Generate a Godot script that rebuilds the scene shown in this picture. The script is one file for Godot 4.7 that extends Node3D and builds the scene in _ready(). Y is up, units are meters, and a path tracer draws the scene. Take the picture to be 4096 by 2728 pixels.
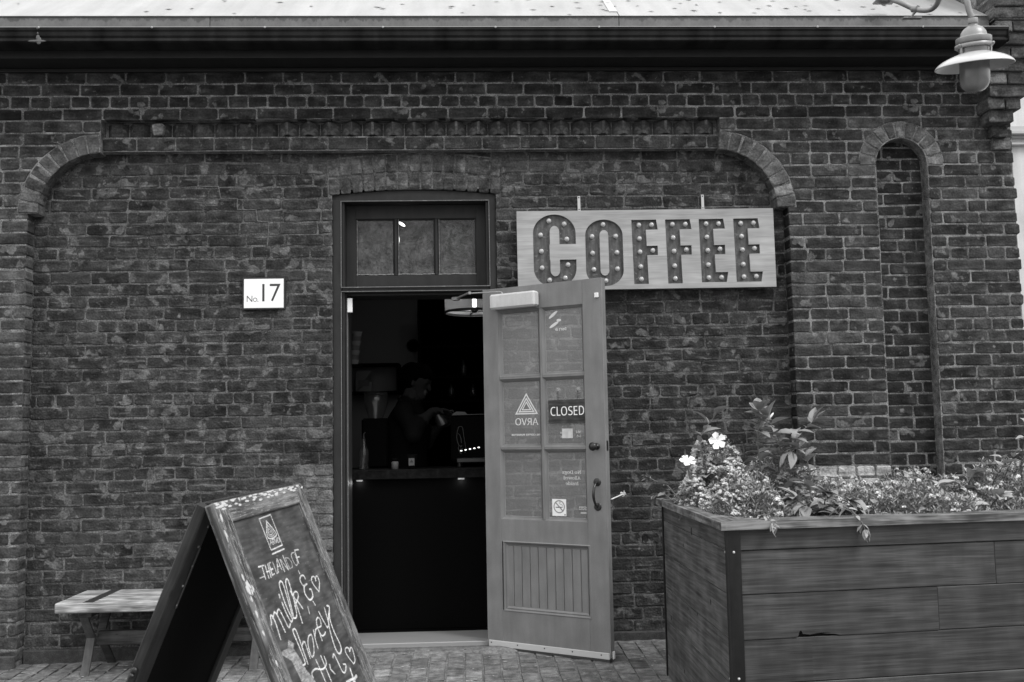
extends Node3D
# A black-and-white photograph of a brick coffee shop: everything is neutral grey. Metres, y up; the street wall's face is the plane z = 0.

const CHALK := "1.2:0.225,0.069 0.299,0.066 0.301,0.157 0.227,0.160 0.225,0.069|1.2:0.262,0.080 0.235,0.125 0.290,0.124 0.262,0.080|0.9:0.259,0.090 0.245,0.121 0.280,0.120 0.259,0.090|0.9:0.257,0.101 0.251,0.118 0.273,0.117 0.257,0.101|0.9:0.259,0.111 0.266,0.115|1:0.234,0.147 0.243,0.133 0.248,0.147|1:0.238,0.141 0.247,0.141|1:0.252,0.147 0.253,0.134 0.264,0.134 0.262,0.140 0.253,0.140 0.263,0.146|1:0.269,0.134 0.271,0.146 0.284,0.134|1:0.289,0.134 0.296,0.136 0.292,0.145 0.283,0.147 0.283,0.139 0.289,0.134|1.6:0.225,0.171 0.303,0.169|1.8:0.125,0.190 0.155,0.191|1.8:0.144,0.192 0.139,0.226|1:0.111,0.218 0.138,0.218|1.6:0.163,0.192 0.158,0.227|1.6:0.179,0.191 0.171,0.227|1.2:0.158,0.210 0.175,0.210|1.6:0.187,0.191 0.182,0.223|1.4:0.187,0.191 0.198,0.190|1.4:0.183,0.208 0.197,0.208|1.4:0.180,0.224 0.197,0.222|1.3:0.210,0.192 0.210,0.224 0.224,0.222|1.2:0.239,0.188 0.220,0.221|1.2:0.242,0.188 0.245,0.219|0.9:0.231,0.208 0.246,0.208|1.2:0.257,0.193 0.257,0.227|1:0.260,0.194 0.280,0.225|1.2:0.281,0.185 0.283,0.227|0.8:0.290,0.194 0.292,0.226|0.7:0.290,0.193 0.308,0.197 0.318,0.211 0.312,0.225 0.292,0.226|1:0.338,0.188 0.353,0.189 0.355,0.204 0.349,0.221 0.336,0.223 0.330,0.210 0.330,0.194 0.338,0.188|1.6:0.362,0.183 0.358,0.221|1.6:0.362,0.183 0.388,0.185|1.4:0.355,0.204 0.377,0.205|2:0.073,0.339 0.084,0.337 0.093,0.318 0.102,0.320 0.106,0.340 0.101,0.383|2:0.101,0.325 0.121,0.313 0.128,0.320 0.134,0.344 0.138,0.372|2:0.130,0.321 0.144,0.312 0.152,0.316 0.158,0.341 0.165,0.366 0.181,0.360|2:0.179,0.300 0.180,0.327 0.189,0.356 0.203,0.351|2.2:0.179,0.278 0.177,0.286|2:0.201,0.351 0.194,0.311 0.198,0.262 0.206,0.249 0.218,0.248 0.222,0.262 0.215,0.306 0.207,0.345|2:0.213,0.346 0.226,0.299 0.236,0.263 0.246,0.250 0.257,0.250 0.257,0.267 0.250,0.304 0.238,0.340 0.224,0.353 0.209,0.350|2:0.248,0.282 0.252,0.314 0.252,0.343 0.248,0.374|1.8:0.241,0.324 0.272,0.311 0.285,0.300 0.279,0.290 0.260,0.292 0.257,0.306 0.268,0.316 0.281,0.340|1.6:0.339,0.241 0.340,0.249|1.8:0.362,0.269 0.358,0.258 0.338,0.258 0.327,0.268 0.335,0.284 0.360,0.284|2.2:0.360,0.284 0.337,0.288 0.327,0.308 0.342,0.328 0.368,0.322 0.373,0.304 0.364,0.301|1.8:0.357,0.335 0.362,0.348|1.8:0.416,0.319 0.400,0.296 0.397,0.280 0.411,0.272 0.424,0.277 0.422,0.287 0.429,0.278 0.443,0.278 0.441,0.296 0.416,0.319|1.2:0.314,0.342 0.309,0.361|2:0.166,0.471 0.182,0.468 0.183,0.433 0.179,0.385 0.186,0.377 0.197,0.381 0.198,0.404 0.194,0.475|1.8:0.196,0.429 0.214,0.418 0.222,0.421 0.221,0.439 0.218,0.466|1.8:0.274,0.413 0.255,0.414 0.238,0.427 0.229,0.448 0.229,0.465 0.245,0.463 0.262,0.445 0.273,0.423 0.274,0.413|1.7:0.295,0.406 0.286,0.432 0.282,0.455|1.7:0.291,0.423 0.308,0.408 0.325,0.406 0.325,0.419 0.323,0.444|1.8:0.330,0.407 0.350,0.406 0.358,0.390 0.348,0.382 0.332,0.389 0.325,0.410 0.332,0.431 0.349,0.433 0.362,0.428|2:0.368,0.369 0.373,0.391 0.383,0.421 0.401,0.416 0.412,0.367|2.4:0.433,0.366 0.444,0.372 0.420,0.402 0.416,0.440 0.423,0.480 0.415,0.498 0.395,0.501 0.385,0.485 0.389,0.448 0.402,0.411 0.431,0.384|1.8:0.246,0.479 0.251,0.514 0.254,0.548|2:0.282,0.477 0.284,0.511 0.288,0.558|2:0.195,0.514 0.196,0.502 0.224,0.498 0.266,0.510 0.297,0.503 0.300,0.484|2:0.349,0.500 0.362,0.494 0.368,0.515 0.374,0.548 0.391,0.554 0.410,0.539 0.396,0.533|1.8:0.461,0.550 0.443,0.521 0.440,0.505 0.453,0.499 0.467,0.504 0.467,0.514 0.482,0.506 0.490,0.515 0.480,0.544 0.461,0.550|3:0.428,0.555 0.425,0.584 0.375,0.580|4:0.450,0.584 0.419,0.590 0.429,0.600|2:0.314,0.511 0.309,0.523 0.324,0.540"
var rng := RandomNumberGenerator.new()
var used := {}
var M := {}
var T := {}


class MB:
	# collects triangles; corners are given counterclockwise as seen from outside
	var v := PackedVector3Array()
	var n := PackedVector3Array()
	var c := PackedColorArray()
	var u := PackedVector2Array()
	var col := Color.WHITE

	func tri(a: Vector3, b: Vector3, d: Vector3, ca = null, cb = null, cd = null) -> void:
		var nn := (b - a).cross(d - a)
		if nn.length_squared() < 1e-16:
			return
		nn = nn.normalized()
		v.append(a); v.append(d); v.append(b)
		n.append(nn); n.append(nn); n.append(nn)
		c.append(col if ca == null else ca); c.append(col if cd == null else cd); c.append(col if cb == null else cb)
		u.append(Vector2.ZERO); u.append(Vector2.ZERO); u.append(Vector2.ZERO)

	func quad(a: Vector3, b: Vector3, d: Vector3, e: Vector3) -> void:
		tri(a, b, d)
		tri(a, d, e)

	func quv(a: Vector3, b: Vector3, d: Vector3, e: Vector3, ua: Vector2, ub: Vector2, ud: Vector2, ue: Vector2) -> void:
		quad(a, b, d, e)
		var k := u.size() - 6
		u[k] = ua; u[k + 1] = ud; u[k + 2] = ub
		u[k + 3] = ua; u[k + 4] = ue; u[k + 5] = ud

	# smooth triangle
	func stri(a: Vector3, b: Vector3, d: Vector3, na: Vector3, nb: Vector3, nd: Vector3) -> void:
		if (b - a).cross(d - a).length_squared() < 1e-18:
			return
		v.append(a); v.append(d); v.append(b)
		n.append(na); n.append(nd); n.append(nb)
		c.append(col); c.append(col); c.append(col)
		u.append(Vector2.ZERO); u.append(Vector2.ZERO); u.append(Vector2.ZERO)

	# polygon of a convex solid round the point m
	func face(p: Array, m: Vector3) -> void:
		var nn: Vector3 = (p[1] - p[0]).cross(p[2] - p[0])
		var mid := Vector3.ZERO
		for q in p:
			mid += q
		var flip := nn.dot(mid / p.size() - m) < 0.0
		for k in range(1, p.size() - 1):
			if flip:
				tri(p[0], p[k + 1], p[k])
			else:
				tri(p[0], p[k], p[k + 1])

	func box(center: Vector3, size: Vector3, ch := 0.0, t := Transform3D()) -> void:
		var h := size / 2.0
		var m := t * center
		if ch <= 0.0:
			for i in 3:
				for s in [-1.0, 1.0]:
					var p := []
					for q in [[-1, -1], [1, -1], [1, 1], [-1, 1]]:
						var w := Vector3.ZERO
						w[i] = s * h[i]; w[(i + 1) % 3] = q[0] * h[(i + 1) % 3]; w[(i + 2) % 3] = q[1] * h[(i + 2) % 3]
						p.append(t * (center + w))
					face(p, m)
			return
		var P := func(i: int, s: Vector3) -> Vector3:
			var w := Vector3(s.x * (h.x - ch), s.y * (h.y - ch), s.z * (h.z - ch))
			w[i] = s[i] * h[i]
			return t * (center + w)
		for i in 3:
			var j := (i + 1) % 3
			var k := (i + 2) % 3
			for s in [-1.0, 1.0]:
				var p := []
				for q in [[-1.0, -1.0], [1.0, -1.0], [1.0, 1.0], [-1.0, 1.0]]:
					var w := Vector3.ZERO
					w[i] = s; w[j] = q[0]; w[k] = q[1]
					p.append(P.call(i, w))
				face(p, m)
			for s in [[-1.0, -1.0], [1.0, -1.0], [1.0, 1.0], [-1.0, 1.0]]:
				var w0 := Vector3.ZERO
				w0[j] = s[0]; w0[k] = s[1]; w0[i] = -1.0
				var w1 := w0
				w1[i] = 1.0
				face([P.call(j, w0), P.call(j, w1), P.call(k, w1), P.call(k, w0)], m)
		for x in [-1.0, 1.0]:
			for y in [-1.0, 1.0]:
				for z in [-1.0, 1.0]:
					var s := Vector3(x, y, z)
					face([P.call(0, s), P.call(1, s), P.call(2, s)], m)

	func span(a: Vector3, b: Vector3, ch := 0.0) -> void:
		box((a + b) / 2.0, (b - a).abs(), ch)

	# extruded polygon (x, y) from z0 to z1
	func prism(poly: PackedVector2Array, z0: float, z1: float, t := Transform3D()) -> void:
		var p := poly
		if Geometry2D.is_polygon_clockwise(p):
			p = p.duplicate()
			p.reverse()
		var idx := Geometry2D.triangulate_polygon(p)
		for k in range(0, idx.size(), 3):
			var a := p[idx[k]]
			var b := p[idx[k + 1]]
			var d := p[idx[k + 2]]
			if (b - a).cross(d - a) < 0.0:
				var e := b
				b = d
				d = e
			tri(t * Vector3(a.x, a.y, z1), t * Vector3(b.x, b.y, z1), t * Vector3(d.x, d.y, z1))
			tri(t * Vector3(a.x, a.y, z0), t * Vector3(d.x, d.y, z0), t * Vector3(b.x, b.y, z0))
		for k in p.size():
			var a := p[k]
			var b := p[(k + 1) % p.size()]
			quad(t * Vector3(a.x, a.y, z0), t * Vector3(b.x, b.y, z0), t * Vector3(b.x, b.y, z1), t * Vector3(a.x, a.y, z1))

	# profile of (radius, height) turned about y
	func lathe(prof: Array, seg: int, t := Transform3D()) -> void:
		var nr := []
		for k in prof.size():
			var a: Vector2 = prof[maxi(k - 1, 0)]
			var b: Vector2 = prof[mini(k + 1, prof.size() - 1)]
			var d := (b - a).normalized()
			nr.append(Vector2(d.y, -d.x))
		for k in prof.size() - 1:
			for i in seg:
				var p := []
				var q := []
				for w in [[k, i], [k, i + 1], [k + 1, i + 1], [k + 1, i]]:
					var an: float = TAU * w[1] / seg
					var r: Vector2 = prof[w[0]]
					var m: Vector2 = nr[w[0]]
					p.append(t * Vector3(r.x * cos(an), r.y, r.x * sin(an)))
					q.append((t.basis * Vector3(m.x * cos(an), m.y, m.x * sin(an))).normalized())
				var nn: Vector3 = (p[1] - p[0]).cross(p[2] - p[0]) + (p[2] - p[0]).cross(p[3] - p[0])
				if nn.dot(q[0] + q[1] + q[2] + q[3]) >= 0.0:
					stri(p[0], p[1], p[2], q[0], q[1], q[2]); stri(p[0], p[2], p[3], q[0], q[2], q[3])
				else:
					stri(p[0], p[2], p[1], q[0], q[2], q[1]); stri(p[0], p[3], p[2], q[0], q[3], q[2])

	func tube(path: Array, rad, seg := 8, caps := true) -> void:
		var rings := []
		var norms := []
		var up := Vector3(0.13, 0.97, 0.21)
		for k in path.size():
			var d: Vector3 = (path[mini(k + 1, path.size() - 1)] - path[maxi(k - 1, 0)]).normalized()
			if absf(d.dot(up)) > 0.98:
				up = Vector3(0.9, 0.1, 0.4)
			var a := d.cross(up).normalized()
			var b := a.cross(d).normalized()
			up = b
			var r: float = rad[k] if rad is Array else rad
			var ring := []
			var nm := []
			for i in seg:
				var an := TAU * i / seg
				var w := a * cos(an) + b * sin(an)
				ring.append(path[k] + w * r)
				nm.append(w)
			rings.append(ring)
			norms.append(nm)
		for k in path.size() - 1:
			for i in seg:
				var j := (i + 1) % seg
				stri(rings[k][i], rings[k + 1][i], rings[k + 1][j], norms[k][i], norms[k + 1][i], norms[k + 1][j])
				stri(rings[k][i], rings[k + 1][j], rings[k][j], norms[k][i], norms[k + 1][j], norms[k][j])
		if caps:
			for e in [0, path.size() - 1]:
				for i in range(1, seg - 1):
					var s := 1 if e == 0 else -1
					if s > 0:
						tri(rings[e][0], rings[e][i], rings[e][i + 1])
					else:
						tri(rings[e][0], rings[e][i + 1], rings[e][i])

	func ball(p: Vector3, r: Vector3, seg := 12, t := Transform3D()) -> void:
		var rows := maxi(4, seg / 2)
		for k in rows:
			for i in seg:
				var q := []
				var m := []
				for w in [[k, i], [k, i + 1], [k + 1, i + 1], [k + 1, i]]:
					var th: float = PI * w[0] / rows
					var ph: float = TAU * w[1] / seg
					var d := Vector3(sin(th) * cos(ph), cos(th), sin(th) * sin(ph))
					q.append(t * (p + d * r))
					m.append((t.basis * (d / r)).normalized())
				stri(q[0], q[1], q[2], m[0], m[1], m[2])
				stri(q[0], q[2], q[3], m[0], m[2], m[3])

	func mesh() -> ArrayMesh:
		var a := []
		a.resize(Mesh.ARRAY_MAX)
		a[Mesh.ARRAY_VERTEX] = v
		a[Mesh.ARRAY_NORMAL] = n
		a[Mesh.ARRAY_COLOR] = c
		a[Mesh.ARRAY_TEX_UV] = u
		var m := ArrayMesh.new()
		m.add_surface_from_arrays(Mesh.PRIMITIVE_TRIANGLES, a)
		return m


# ---------------------------------------------------------------- naming and parenting
func numbered(called: String) -> String:
	var k: int = used.get(called, 0)
	used[called] = k + 1
	return called if k == 0 else "%s_%03d" % [called, k]


func thing(called: String, label: String, category: String, at := Vector3.ZERO, group := "") -> Node3D:
	var o := Node3D.new()
	o.name = numbered(called)
	o.position = at
	add_child(o)
	tag(o, label, category, group)
	return o


func tag(o: Node, label: String, category: String, group := "") -> void:
	o.set_meta("label", label)
	o.set_meta("category", category)
	if group:
		o.set_meta("group", group)


func part(called: String, mb: MB, m: Material, parent: Node, at := Vector3.ZERO) -> MeshInstance3D:
	var o := MeshInstance3D.new()
	o.name = numbered(called)
	o.mesh = mb.mesh()
	o.material_override = m
	o.position = at
	parent.add_child(o, true)
	return o


func give(called: String, mesh: Mesh, m: Material, parent: Node, t := Transform3D()) -> MeshInstance3D:
	var o := MeshInstance3D.new()
	o.name = numbered(called)
	o.mesh = mesh
	o.material_override = m
	o.transform = t
	parent.add_child(o, true)
	return o


func boxpart(called: String, a: Vector3, b: Vector3, m: Material, parent: Node, ch := 0.0) -> MeshInstance3D:
	# the mesh sits at the middle of the box, so that its texture starts anywhere
	var mb := MB.new()
	var shift := Vector3(rng.randf_range(-3, 3), rng.randf_range(-1, 1), rng.randf_range(-1, 1)) if m is BaseMaterial3D and m.uv1_triplanar and not m.uv1_world_triplanar else Vector3.ZERO
	mb.box(shift, (b - a).abs(), ch)
	return part(called, mb, m, parent, (a + b) / 2.0 - shift)


func words(called: String, s: String, m: Material, parent: Node, at: Vector3, cap: float, width := 0.0, turn := 0.0, bold := true, family := "Droid Sans", roll := 0.0) -> MeshInstance3D:
	var f := SystemFont.new()
	f.font_names = PackedStringArray([family])
	f.font_weight = 700 if bold else 400
	var tm := TextMesh.new()
	tm.font = f
	tm.text = s
	tm.font_size = 64
	tm.pixel_size = cap / (0.714 * 64.0)
	tm.depth = 0.0012
	var box := tm.get_aabb()
	var k := width / box.size.x if width > 0.0 and box.size.x > 0.0 else 1.0
	var o := MeshInstance3D.new()
	o.name = numbered(called)
	o.mesh = tm
	o.material_override = m
	var b := Basis(Vector3.UP, turn) * Basis(Vector3.BACK, roll) * Basis.from_scale(Vector3(k, 1, 1))
	var mid := box.position + box.size / 2.0
	o.transform = Transform3D(b, at - b * mid)
	parent.add_child(o, true)
	return o


# ---------------------------------------------------------------- materials and textures
func grey(l: float) -> Color:
	return Color(l, l, l).linear_to_srgb()


func mat(called: String, l: float, rough := 0.75, o := {}) -> StandardMaterial3D:
	var m := StandardMaterial3D.new()
	m.resource_name = called
	m.albedo_color = grey(l)
	m.roughness = rough
	m.metallic = o.get("metal", 0.0)
	m.metallic_specular = o.get("spec", 0.5)
	if o.has("tex"):
		m.albedo_texture = T[o.tex]
	if o.has("scale"):
		m.uv1_triplanar = true
		m.uv1_triplanar_sharpness = 6.0
		m.uv1_scale = o.scale
		m.uv1_world_triplanar = o.get("world", false)
	if o.get("vc", false):
		m.vertex_color_use_as_albedo = true
	if o.has("bump"):
		m.heightmap_enabled = true
		m.heightmap_texture = T[o.bump]
		m.heightmap_scale = o.get("depth", 0.2)
	if o.has("mask"):
		m.detail_enabled = true
		m.detail_albedo = T[o.over]
		m.detail_mask = T[o.mask]
		m.detail_blend_mode = BaseMaterial3D.BLEND_MODE_MIX
	if o.has("back"):
		m.backlight_enabled = true
		m.backlight = Color(o.back, o.back, o.back)
	if o.has("alpha"):
		m.transparency = BaseMaterial3D.TRANSPARENCY_ALPHA
		m.albedo_color.a = o.alpha
	if o.has("emit"):
		m.emission_enabled = true
		m.emission = Color.WHITE
		m.emission_energy_multiplier = o.emit
	if o.has("coat"):
		m.clearcoat_enabled = true
		m.clearcoat = o.coat
		m.clearcoat_roughness = 0.2
	M[called] = m
	return m


func noise(seed_: int, freq: float, w: int, h: int, oct := 4, kind := FastNoiseLite.TYPE_SIMPLEX_SMOOTH) -> PackedByteArray:
	var f := FastNoiseLite.new()
	f.seed = seed_
	f.noise_type = kind
	f.frequency = freq
	f.fractal_octaves = oct
	f.fractal_type = FastNoiseLite.FRACTAL_FBM if oct > 1 else FastNoiseLite.FRACTAL_NONE
	var im := f.get_seamless_image(w, h)
	im.convert(Image.FORMAT_L8)
	return im.get_data()


func stretched(seed_: int, freq: float, w: int, h: int, by_x: int, by_y: int, oct := 4) -> PackedByteArray:
	var f := FastNoiseLite.new()
	f.seed = seed_
	f.noise_type = FastNoiseLite.TYPE_SIMPLEX_SMOOTH
	f.frequency = freq
	f.fractal_octaves = oct
	var im := f.get_seamless_image(w / by_x, h / by_y)
	im.convert(Image.FORMAT_L8)
	im.resize(w, h, Image.INTERPOLATE_CUBIC)
	return im.get_data()


func tex(called: String, d: PackedByteArray, w: int, h: int) -> void:
	var im := Image.create_from_data(w, h, false, Image.FORMAT_L8, d)
	T[called] = ImageTexture.create_from_image(im)


func mixed(w: int, h: int, base: float, layers: Array) -> PackedByteArray:
	# layers: [bytes, gain] added round 128, or [bytes, gain, threshold, softness] added above a threshold
	var acc := PackedFloat32Array()
	acc.resize(w * h)
	acc.fill(base)
	for l in layers:
		var d: PackedByteArray = l[0]
		var g: float = l[1]
		if l.size() == 2:
			for i in d.size():
				acc[i] += (d[i] - 128) * g
		else:
			var th: float = l[2]
			var so: float = l[3]
			for i in d.size():
				if d[i] > th:
					acc[i] += g * minf(1.0, (d[i] - th) / so)
	var out := PackedByteArray()
	out.resize(w * h)
	for i in w * h:
		out[i] = clampi(int(acc[i]), 0, 255)
	return out


func textures() -> void:
	var N := 768
	var broad := noise(1, 0.006, N, N, 4)
	var mid := noise(2, 0.022, N, N, 4)
	var fine := noise(3, 0.12, N, N, 3)
	var spots := noise(4, 0.07, N, N, 2, FastNoiseLite.TYPE_CELLULAR)
	var drag := stretched(5, 0.05, N, N, 8, 1, 3)
	var runs := stretched(6, 0.02, N, N, 1, 8, 3)
	tex("brick", mixed(N, N, 180, [[broad, 0.26], [mid, 0.34], [fine, 0.28], [drag, 0.26], [runs, 0.12], [spots, -50.0, 220.0, 24.0]]), N, N)
	tex("relief", mixed(N, N, 128, [[mid, 0.5], [fine, 0.6], [drag, 0.5]]), N, N)
	# where mortar and lime are smeared over the bricks
	var m1 := noise(11, 0.012, N, N, 5)
	var m2 := noise(12, 0.045, N, N, 4)
	tex("smear", mixed(N, N, 0, [[m1, 120.0, 172.0, 14.0], [m2, 90.0, 186.0, 14.0], [drag, 110.0, 194.0, 8.0], [fine, -50.0, 140.0, 30.0]]), N, N)
	tex("smear_few", mixed(N, N, 0, [[m1, 130.0, 190.0, 12.0], [m2, 100.0, 200.0, 12.0], [fine, -40.0, 140.0, 30.0]]), N, N)
	tex("lime", mixed(N, N, 118, [[mid, 0.3], [fine, 0.3]]), N, N)
	tex("mortar", mixed(N, N, 196, [[broad, 0.4], [mid, 0.4], [fine, 0.5]]), N, N)
	tex("grit", mixed(N, N, 200, [[fine, 0.4], [mid, 0.35], [broad, 0.2]]), N, N)
	# paint with faint dirt, runs and specks
	tex("paint", mixed(N, N, 228, [[broad, 0.10], [runs, 0.10], [fine, 0.05], [spots, -40.0, 236.0, 12.0]]), N, N)
	tex("drips", mixed(N, N, 214, [[runs, 0.45], [mid, 0.2], [fine, 0.12]]), N, N)
	# wood: long grain along x
	var W := 1024
	var H := 256
	var g1 := stretched(21, 0.03, W, H, 16, 1, 4)
	var g2 := stretched(22, 0.16, W, H, 16, 1, 3)
	var g3 := noise(23, 0.006, W, H, 3)
	var g4 := stretched(24, 0.02, W, H, 1, 8, 3)
	var wood := mixed(W, H, 190, [[g1, 0.6], [g2, 0.45], [g3, 0.5], [g4, 0.12]])
	for k in 7:   # knots
		var cx := rng.randi_range(40, W - 40)
		var cy := rng.randi_range(20, H - 20)
		var rr := rng.randf_range(2.5, 5.0)
		for y in range(-40, 41):
			for x in range(-70, 71):
				var d := Vector2(x * 0.42, y * 1.0).length() / rr
				var i := posmod(cy + y, H) * W + posmod(cx + x, W)
				if d < 1.0:
					wood[i] = int(wood[i] * 0.42)
				elif d < 4.0:
					wood[i] = clampi(int(wood[i] * (1.0 - 0.16 * (4.0 - d) / 3.0 * (0.5 + 0.5 * sin(d * 7.0)))), 0, 255)
	tex("wood", wood, W, H)
	var iw := Image.create_from_data(W, H, false, Image.FORMAT_L8, wood)
	iw.rotate_90(CLOCKWISE)
	T["wood_up"] = ImageTexture.create_from_image(iw)
	tex("pine", mixed(W, H, 222, [[g1, 0.14], [g2, 0.12], [g3, 0.10]]), W, H)
	var h1 := stretched(26, 0.30, W, H, 32, 1, 3)
	var h2 := stretched(27, 0.09, W, H, 32, 1, 4)
	tex("stained", mixed(W, H, 192, [[h1, 0.34], [h2, 0.42], [g1, 0.20], [g3, 0.30], [g4, 0.14]]), W, H)
	var weathered := mixed(W, H, 190, [[g1, 0.5], [g2, 0.5], [g3, 0.35]])
	tex("weathered", weathered, W, H)
	# scuffs that show on dark painted wood
	var sc := stretched(31, 0.05, N, N, 4, 1, 4)
	tex("scuff", mixed(N, N, 0, [[sc, 200.0, 182.0, 18.0], [m2, 180.0, 188.0, 12.0]]), N, N)
	var su := stretched(32, 0.05, N, N, 1, 5, 4)
	tex("wornup", mixed(N, N, 0, [[su, 230.0, 172.0, 20.0], [m2, 220.0, 182.0, 14.0]]), N, N)
	var wh := PackedByteArray()
	wh.resize(16)
	wh.fill(150)
	tex("pale", wh, 4, 4)
	# grey flashing: a dark wavy tide mark along its top edge
	var FW := 1024
	var FH := 96
	var f := FastNoiseLite.new()
	f.seed = 41
	f.frequency = 0.05
	f.fractal_octaves = 4
	var fd := PackedByteArray()
	fd.resize(FW * FH)
	for x in FW:
		var edge := 26.0 + 26.0 * f.get_noise_1d(x) + 10.0 * f.get_noise_1d(x * 7.0 + 900.0)
		for y in FH:
			var val := 212.0 + 26.0 * f.get_noise_2d(x * 0.4, y * 0.1 + 300.0) + 14.0 * f.get_noise_2d(x * 3.0, y * 0.5)
			if y < edge:
				val -= 52.0 * clampf((edge - y) / 7.0, 0.0, 1.0)
			if f.get_noise_2d(x * 5.0 + 77.0, y * 5.0) > 0.5:
				val -= 40.0
			fd[y * FW + x] = clampi(int(val), 0, 255)
	tex("flashing", fd, FW, FH)


func chalk_texture() -> void:
	# the written face of the chalkboard: 0.445 m by 1.14 m
	var W := 592
	var H := 1516
	var k := W / 0.445
	var hand := PackedFloat32Array()
	hand.resize(W * H)
	var grain := FastNoiseLite.new()
	grain.seed = 71
	grain.frequency = 0.35
	grain.fractal_octaves = 2
	for line in CHALK.split("|"):
		var both := line.split(":")
		var width := float(both[0]) * (1.45 if float(both[0]) > 1.25 else 1.75)
		var pts := []
		for s in both[1].split(" "):
			var xy := s.split(",")
			pts.append(Vector2((float(xy[0]) - 0.060) * k, (float(xy[1]) - 0.050) * k))
		var strength := 1.0 if width > 2.0 else 0.82
		for i in pts.size() - 1:
			var a: Vector2 = pts[i]
			var b: Vector2 = pts[i + 1]
			var p0: Vector2 = pts[maxi(i - 1, 0)]
			var p3: Vector2 = pts[mini(i + 2, pts.size() - 1)]
			var steps := maxi(2, int(a.distance_to(b)))
			for j in steps + 1:
				var q := a.cubic_interpolate(b, p0, p3, float(j) / steps) if pts.size() > 3 and pts.size() != 5 else a.lerp(b, float(j) / steps)
				var r := width + 0.4
				for y in range(int(q.y - r - 1), int(q.y + r + 2)):
					if y < 0 or y >= H:
						continue
					for x in range(int(q.x - r - 1), int(q.x + r + 2)):
						if x < 0 or x >= W:
							continue
						var d := Vector2(x, y).distance_to(q)
						var al := clampf(r + 0.5 - d, 0.0, 1.0) * strength
						if al > hand[y * W + x]:
							hand[y * W + x] = al
	# the drawn honey dipper, rubbed on with the side of the chalk
	var smear := PackedVector2Array()
	for p in [[0.139, 0.394], [0.163, 0.410], [0.149, 0.420], [0.164, 0.452], [0.173, 0.484], [0.193, 0.513], [0.205, 0.54], [0.165, 0.56], [0.128, 0.51], [0.123, 0.479], [0.116, 0.445], [0.080, 0.42], [0.082, 0.411], [0.118, 0.412]]:
		smear.append(Vector2((p[0] - 0.060) * k, (p[1] - 0.050) * k))
	var cloud := FastNoiseLite.new()
	cloud.seed = 72
	cloud.frequency = 0.008
	cloud.fractal_octaves = 4
	var streak := FastNoiseLite.new()
	streak.seed = 73
	streak.frequency = 0.02
	streak.fractal_octaves = 3
	var out := PackedByteArray()
	out.resize(W * H)
	for y in H:
		for x in W:
			var i := y * W + x
			var v := 55.0 + 26.0 * cloud.get_noise_2d(x, y) + 22.0 * streak.get_noise_2d(x * 0.35 + y * 0.12, y * 2.2)
			var sp := streak.get_noise_2d(x * 0.9 + 500.0, y * 6.0)
			if sp > 0.56:
				v += 60.0 * minf(1.0, (sp - 0.56) / 0.15)
			var a := hand[i]
			if y > 430 and y < 720 and x < 260 and Geometry2D.is_point_in_polygon(Vector2(x, y), smear):
				a = maxf(a, 0.55 + 0.3 * cloud.get_noise_2d(x * 5.0, y * 5.0))
			if a > 0.0:
				a *= clampf(0.80 + 0.85 * grain.get_noise_2d(x, y) + 0.45 * sp, 0.15, 1.0)
				v = lerpf(v, 226.0, a)
			out[i] = clampi(int(v), 0, 255)
	tex("chalk", out, W, H)


# ---------------------------------------------------------------- the brick building
const LEFT_ARCH := Vector2(-2.235, 2.705)
const RIGHT_ARCH := Vector2(1.560, 2.705)
const NICHE := Vector2(2.738, 2.980)
const R_IN := 0.372
const R_OUT := 0.490

var bricks := []


func course(j: int) -> float:     # top of course j on the piers and the band under the eaves
	return 3.591 - 0.0766 * j if j <= 13 else 2.5952 - 0.0748 * (j - 13)


func disc(m: Vector2, r: float, n := 40) -> PackedVector2Array:
	var p := PackedVector2Array()
	for k in n:
		p.append(m + Vector2(cos(TAU * k / n), sin(TAU * k / n)) * r)
	return p


func half_disc(m: Vector2, r: float) -> PackedVector2Array:
	var p := PackedVector2Array()
	for k in 25:
		p.append(m + Vector2(cos(PI * k / 24.0), sin(PI * k / 24.0)) * r)
	return p


func rect(a: float, b: float, c: float, d: float) -> PackedVector2Array:
	return PackedVector2Array([Vector2(a, c), Vector2(b, c), Vector2(b, d), Vector2(a, d)])


func outline(x0: float, x1: float, y0: float, y1: float, jit: float, r: float) -> PackedVector2Array:
	var p := PackedVector2Array()
	var nx := 4 if x1 - x0 > 0.16 else 3 if x1 - x0 > 0.07 else 2
	var J := func() -> float: return rng.randf_range(-jit, jit)
	for k in nx:
		p.append(Vector2(lerpf(x0 + r, x1 - r, float(k) / (nx - 1)), y0 + J.call()))
	p.append(Vector2(x1 + J.call(), y0 + r))
	p.append(Vector2(x1 + J.call(), y1 - r))
	for k in nx:
		p.append(Vector2(lerpf(x1 - r, x0 + r, float(k) / (nx - 1)), y1 + J.call()))
	p.append(Vector2(x0 + J.call(), y1 - r))
	p.append(Vector2(x0 + J.call(), y0 + r))
	return p


func largest(polys: Array) -> PackedVector2Array:
	var best := PackedVector2Array()
	var most := 0.0
	for p in polys:
		if Geometry2D.is_polygon_clockwise(p):
			continue
		var a := 0.0
		for k in p.size():
			a += p[k].cross(p[(k + 1) % p.size()])
		if absf(a) / 2.0 > most:
			most = absf(a) / 2.0
			best = p
	return best if most > 0.0012 else PackedVector2Array()


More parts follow.
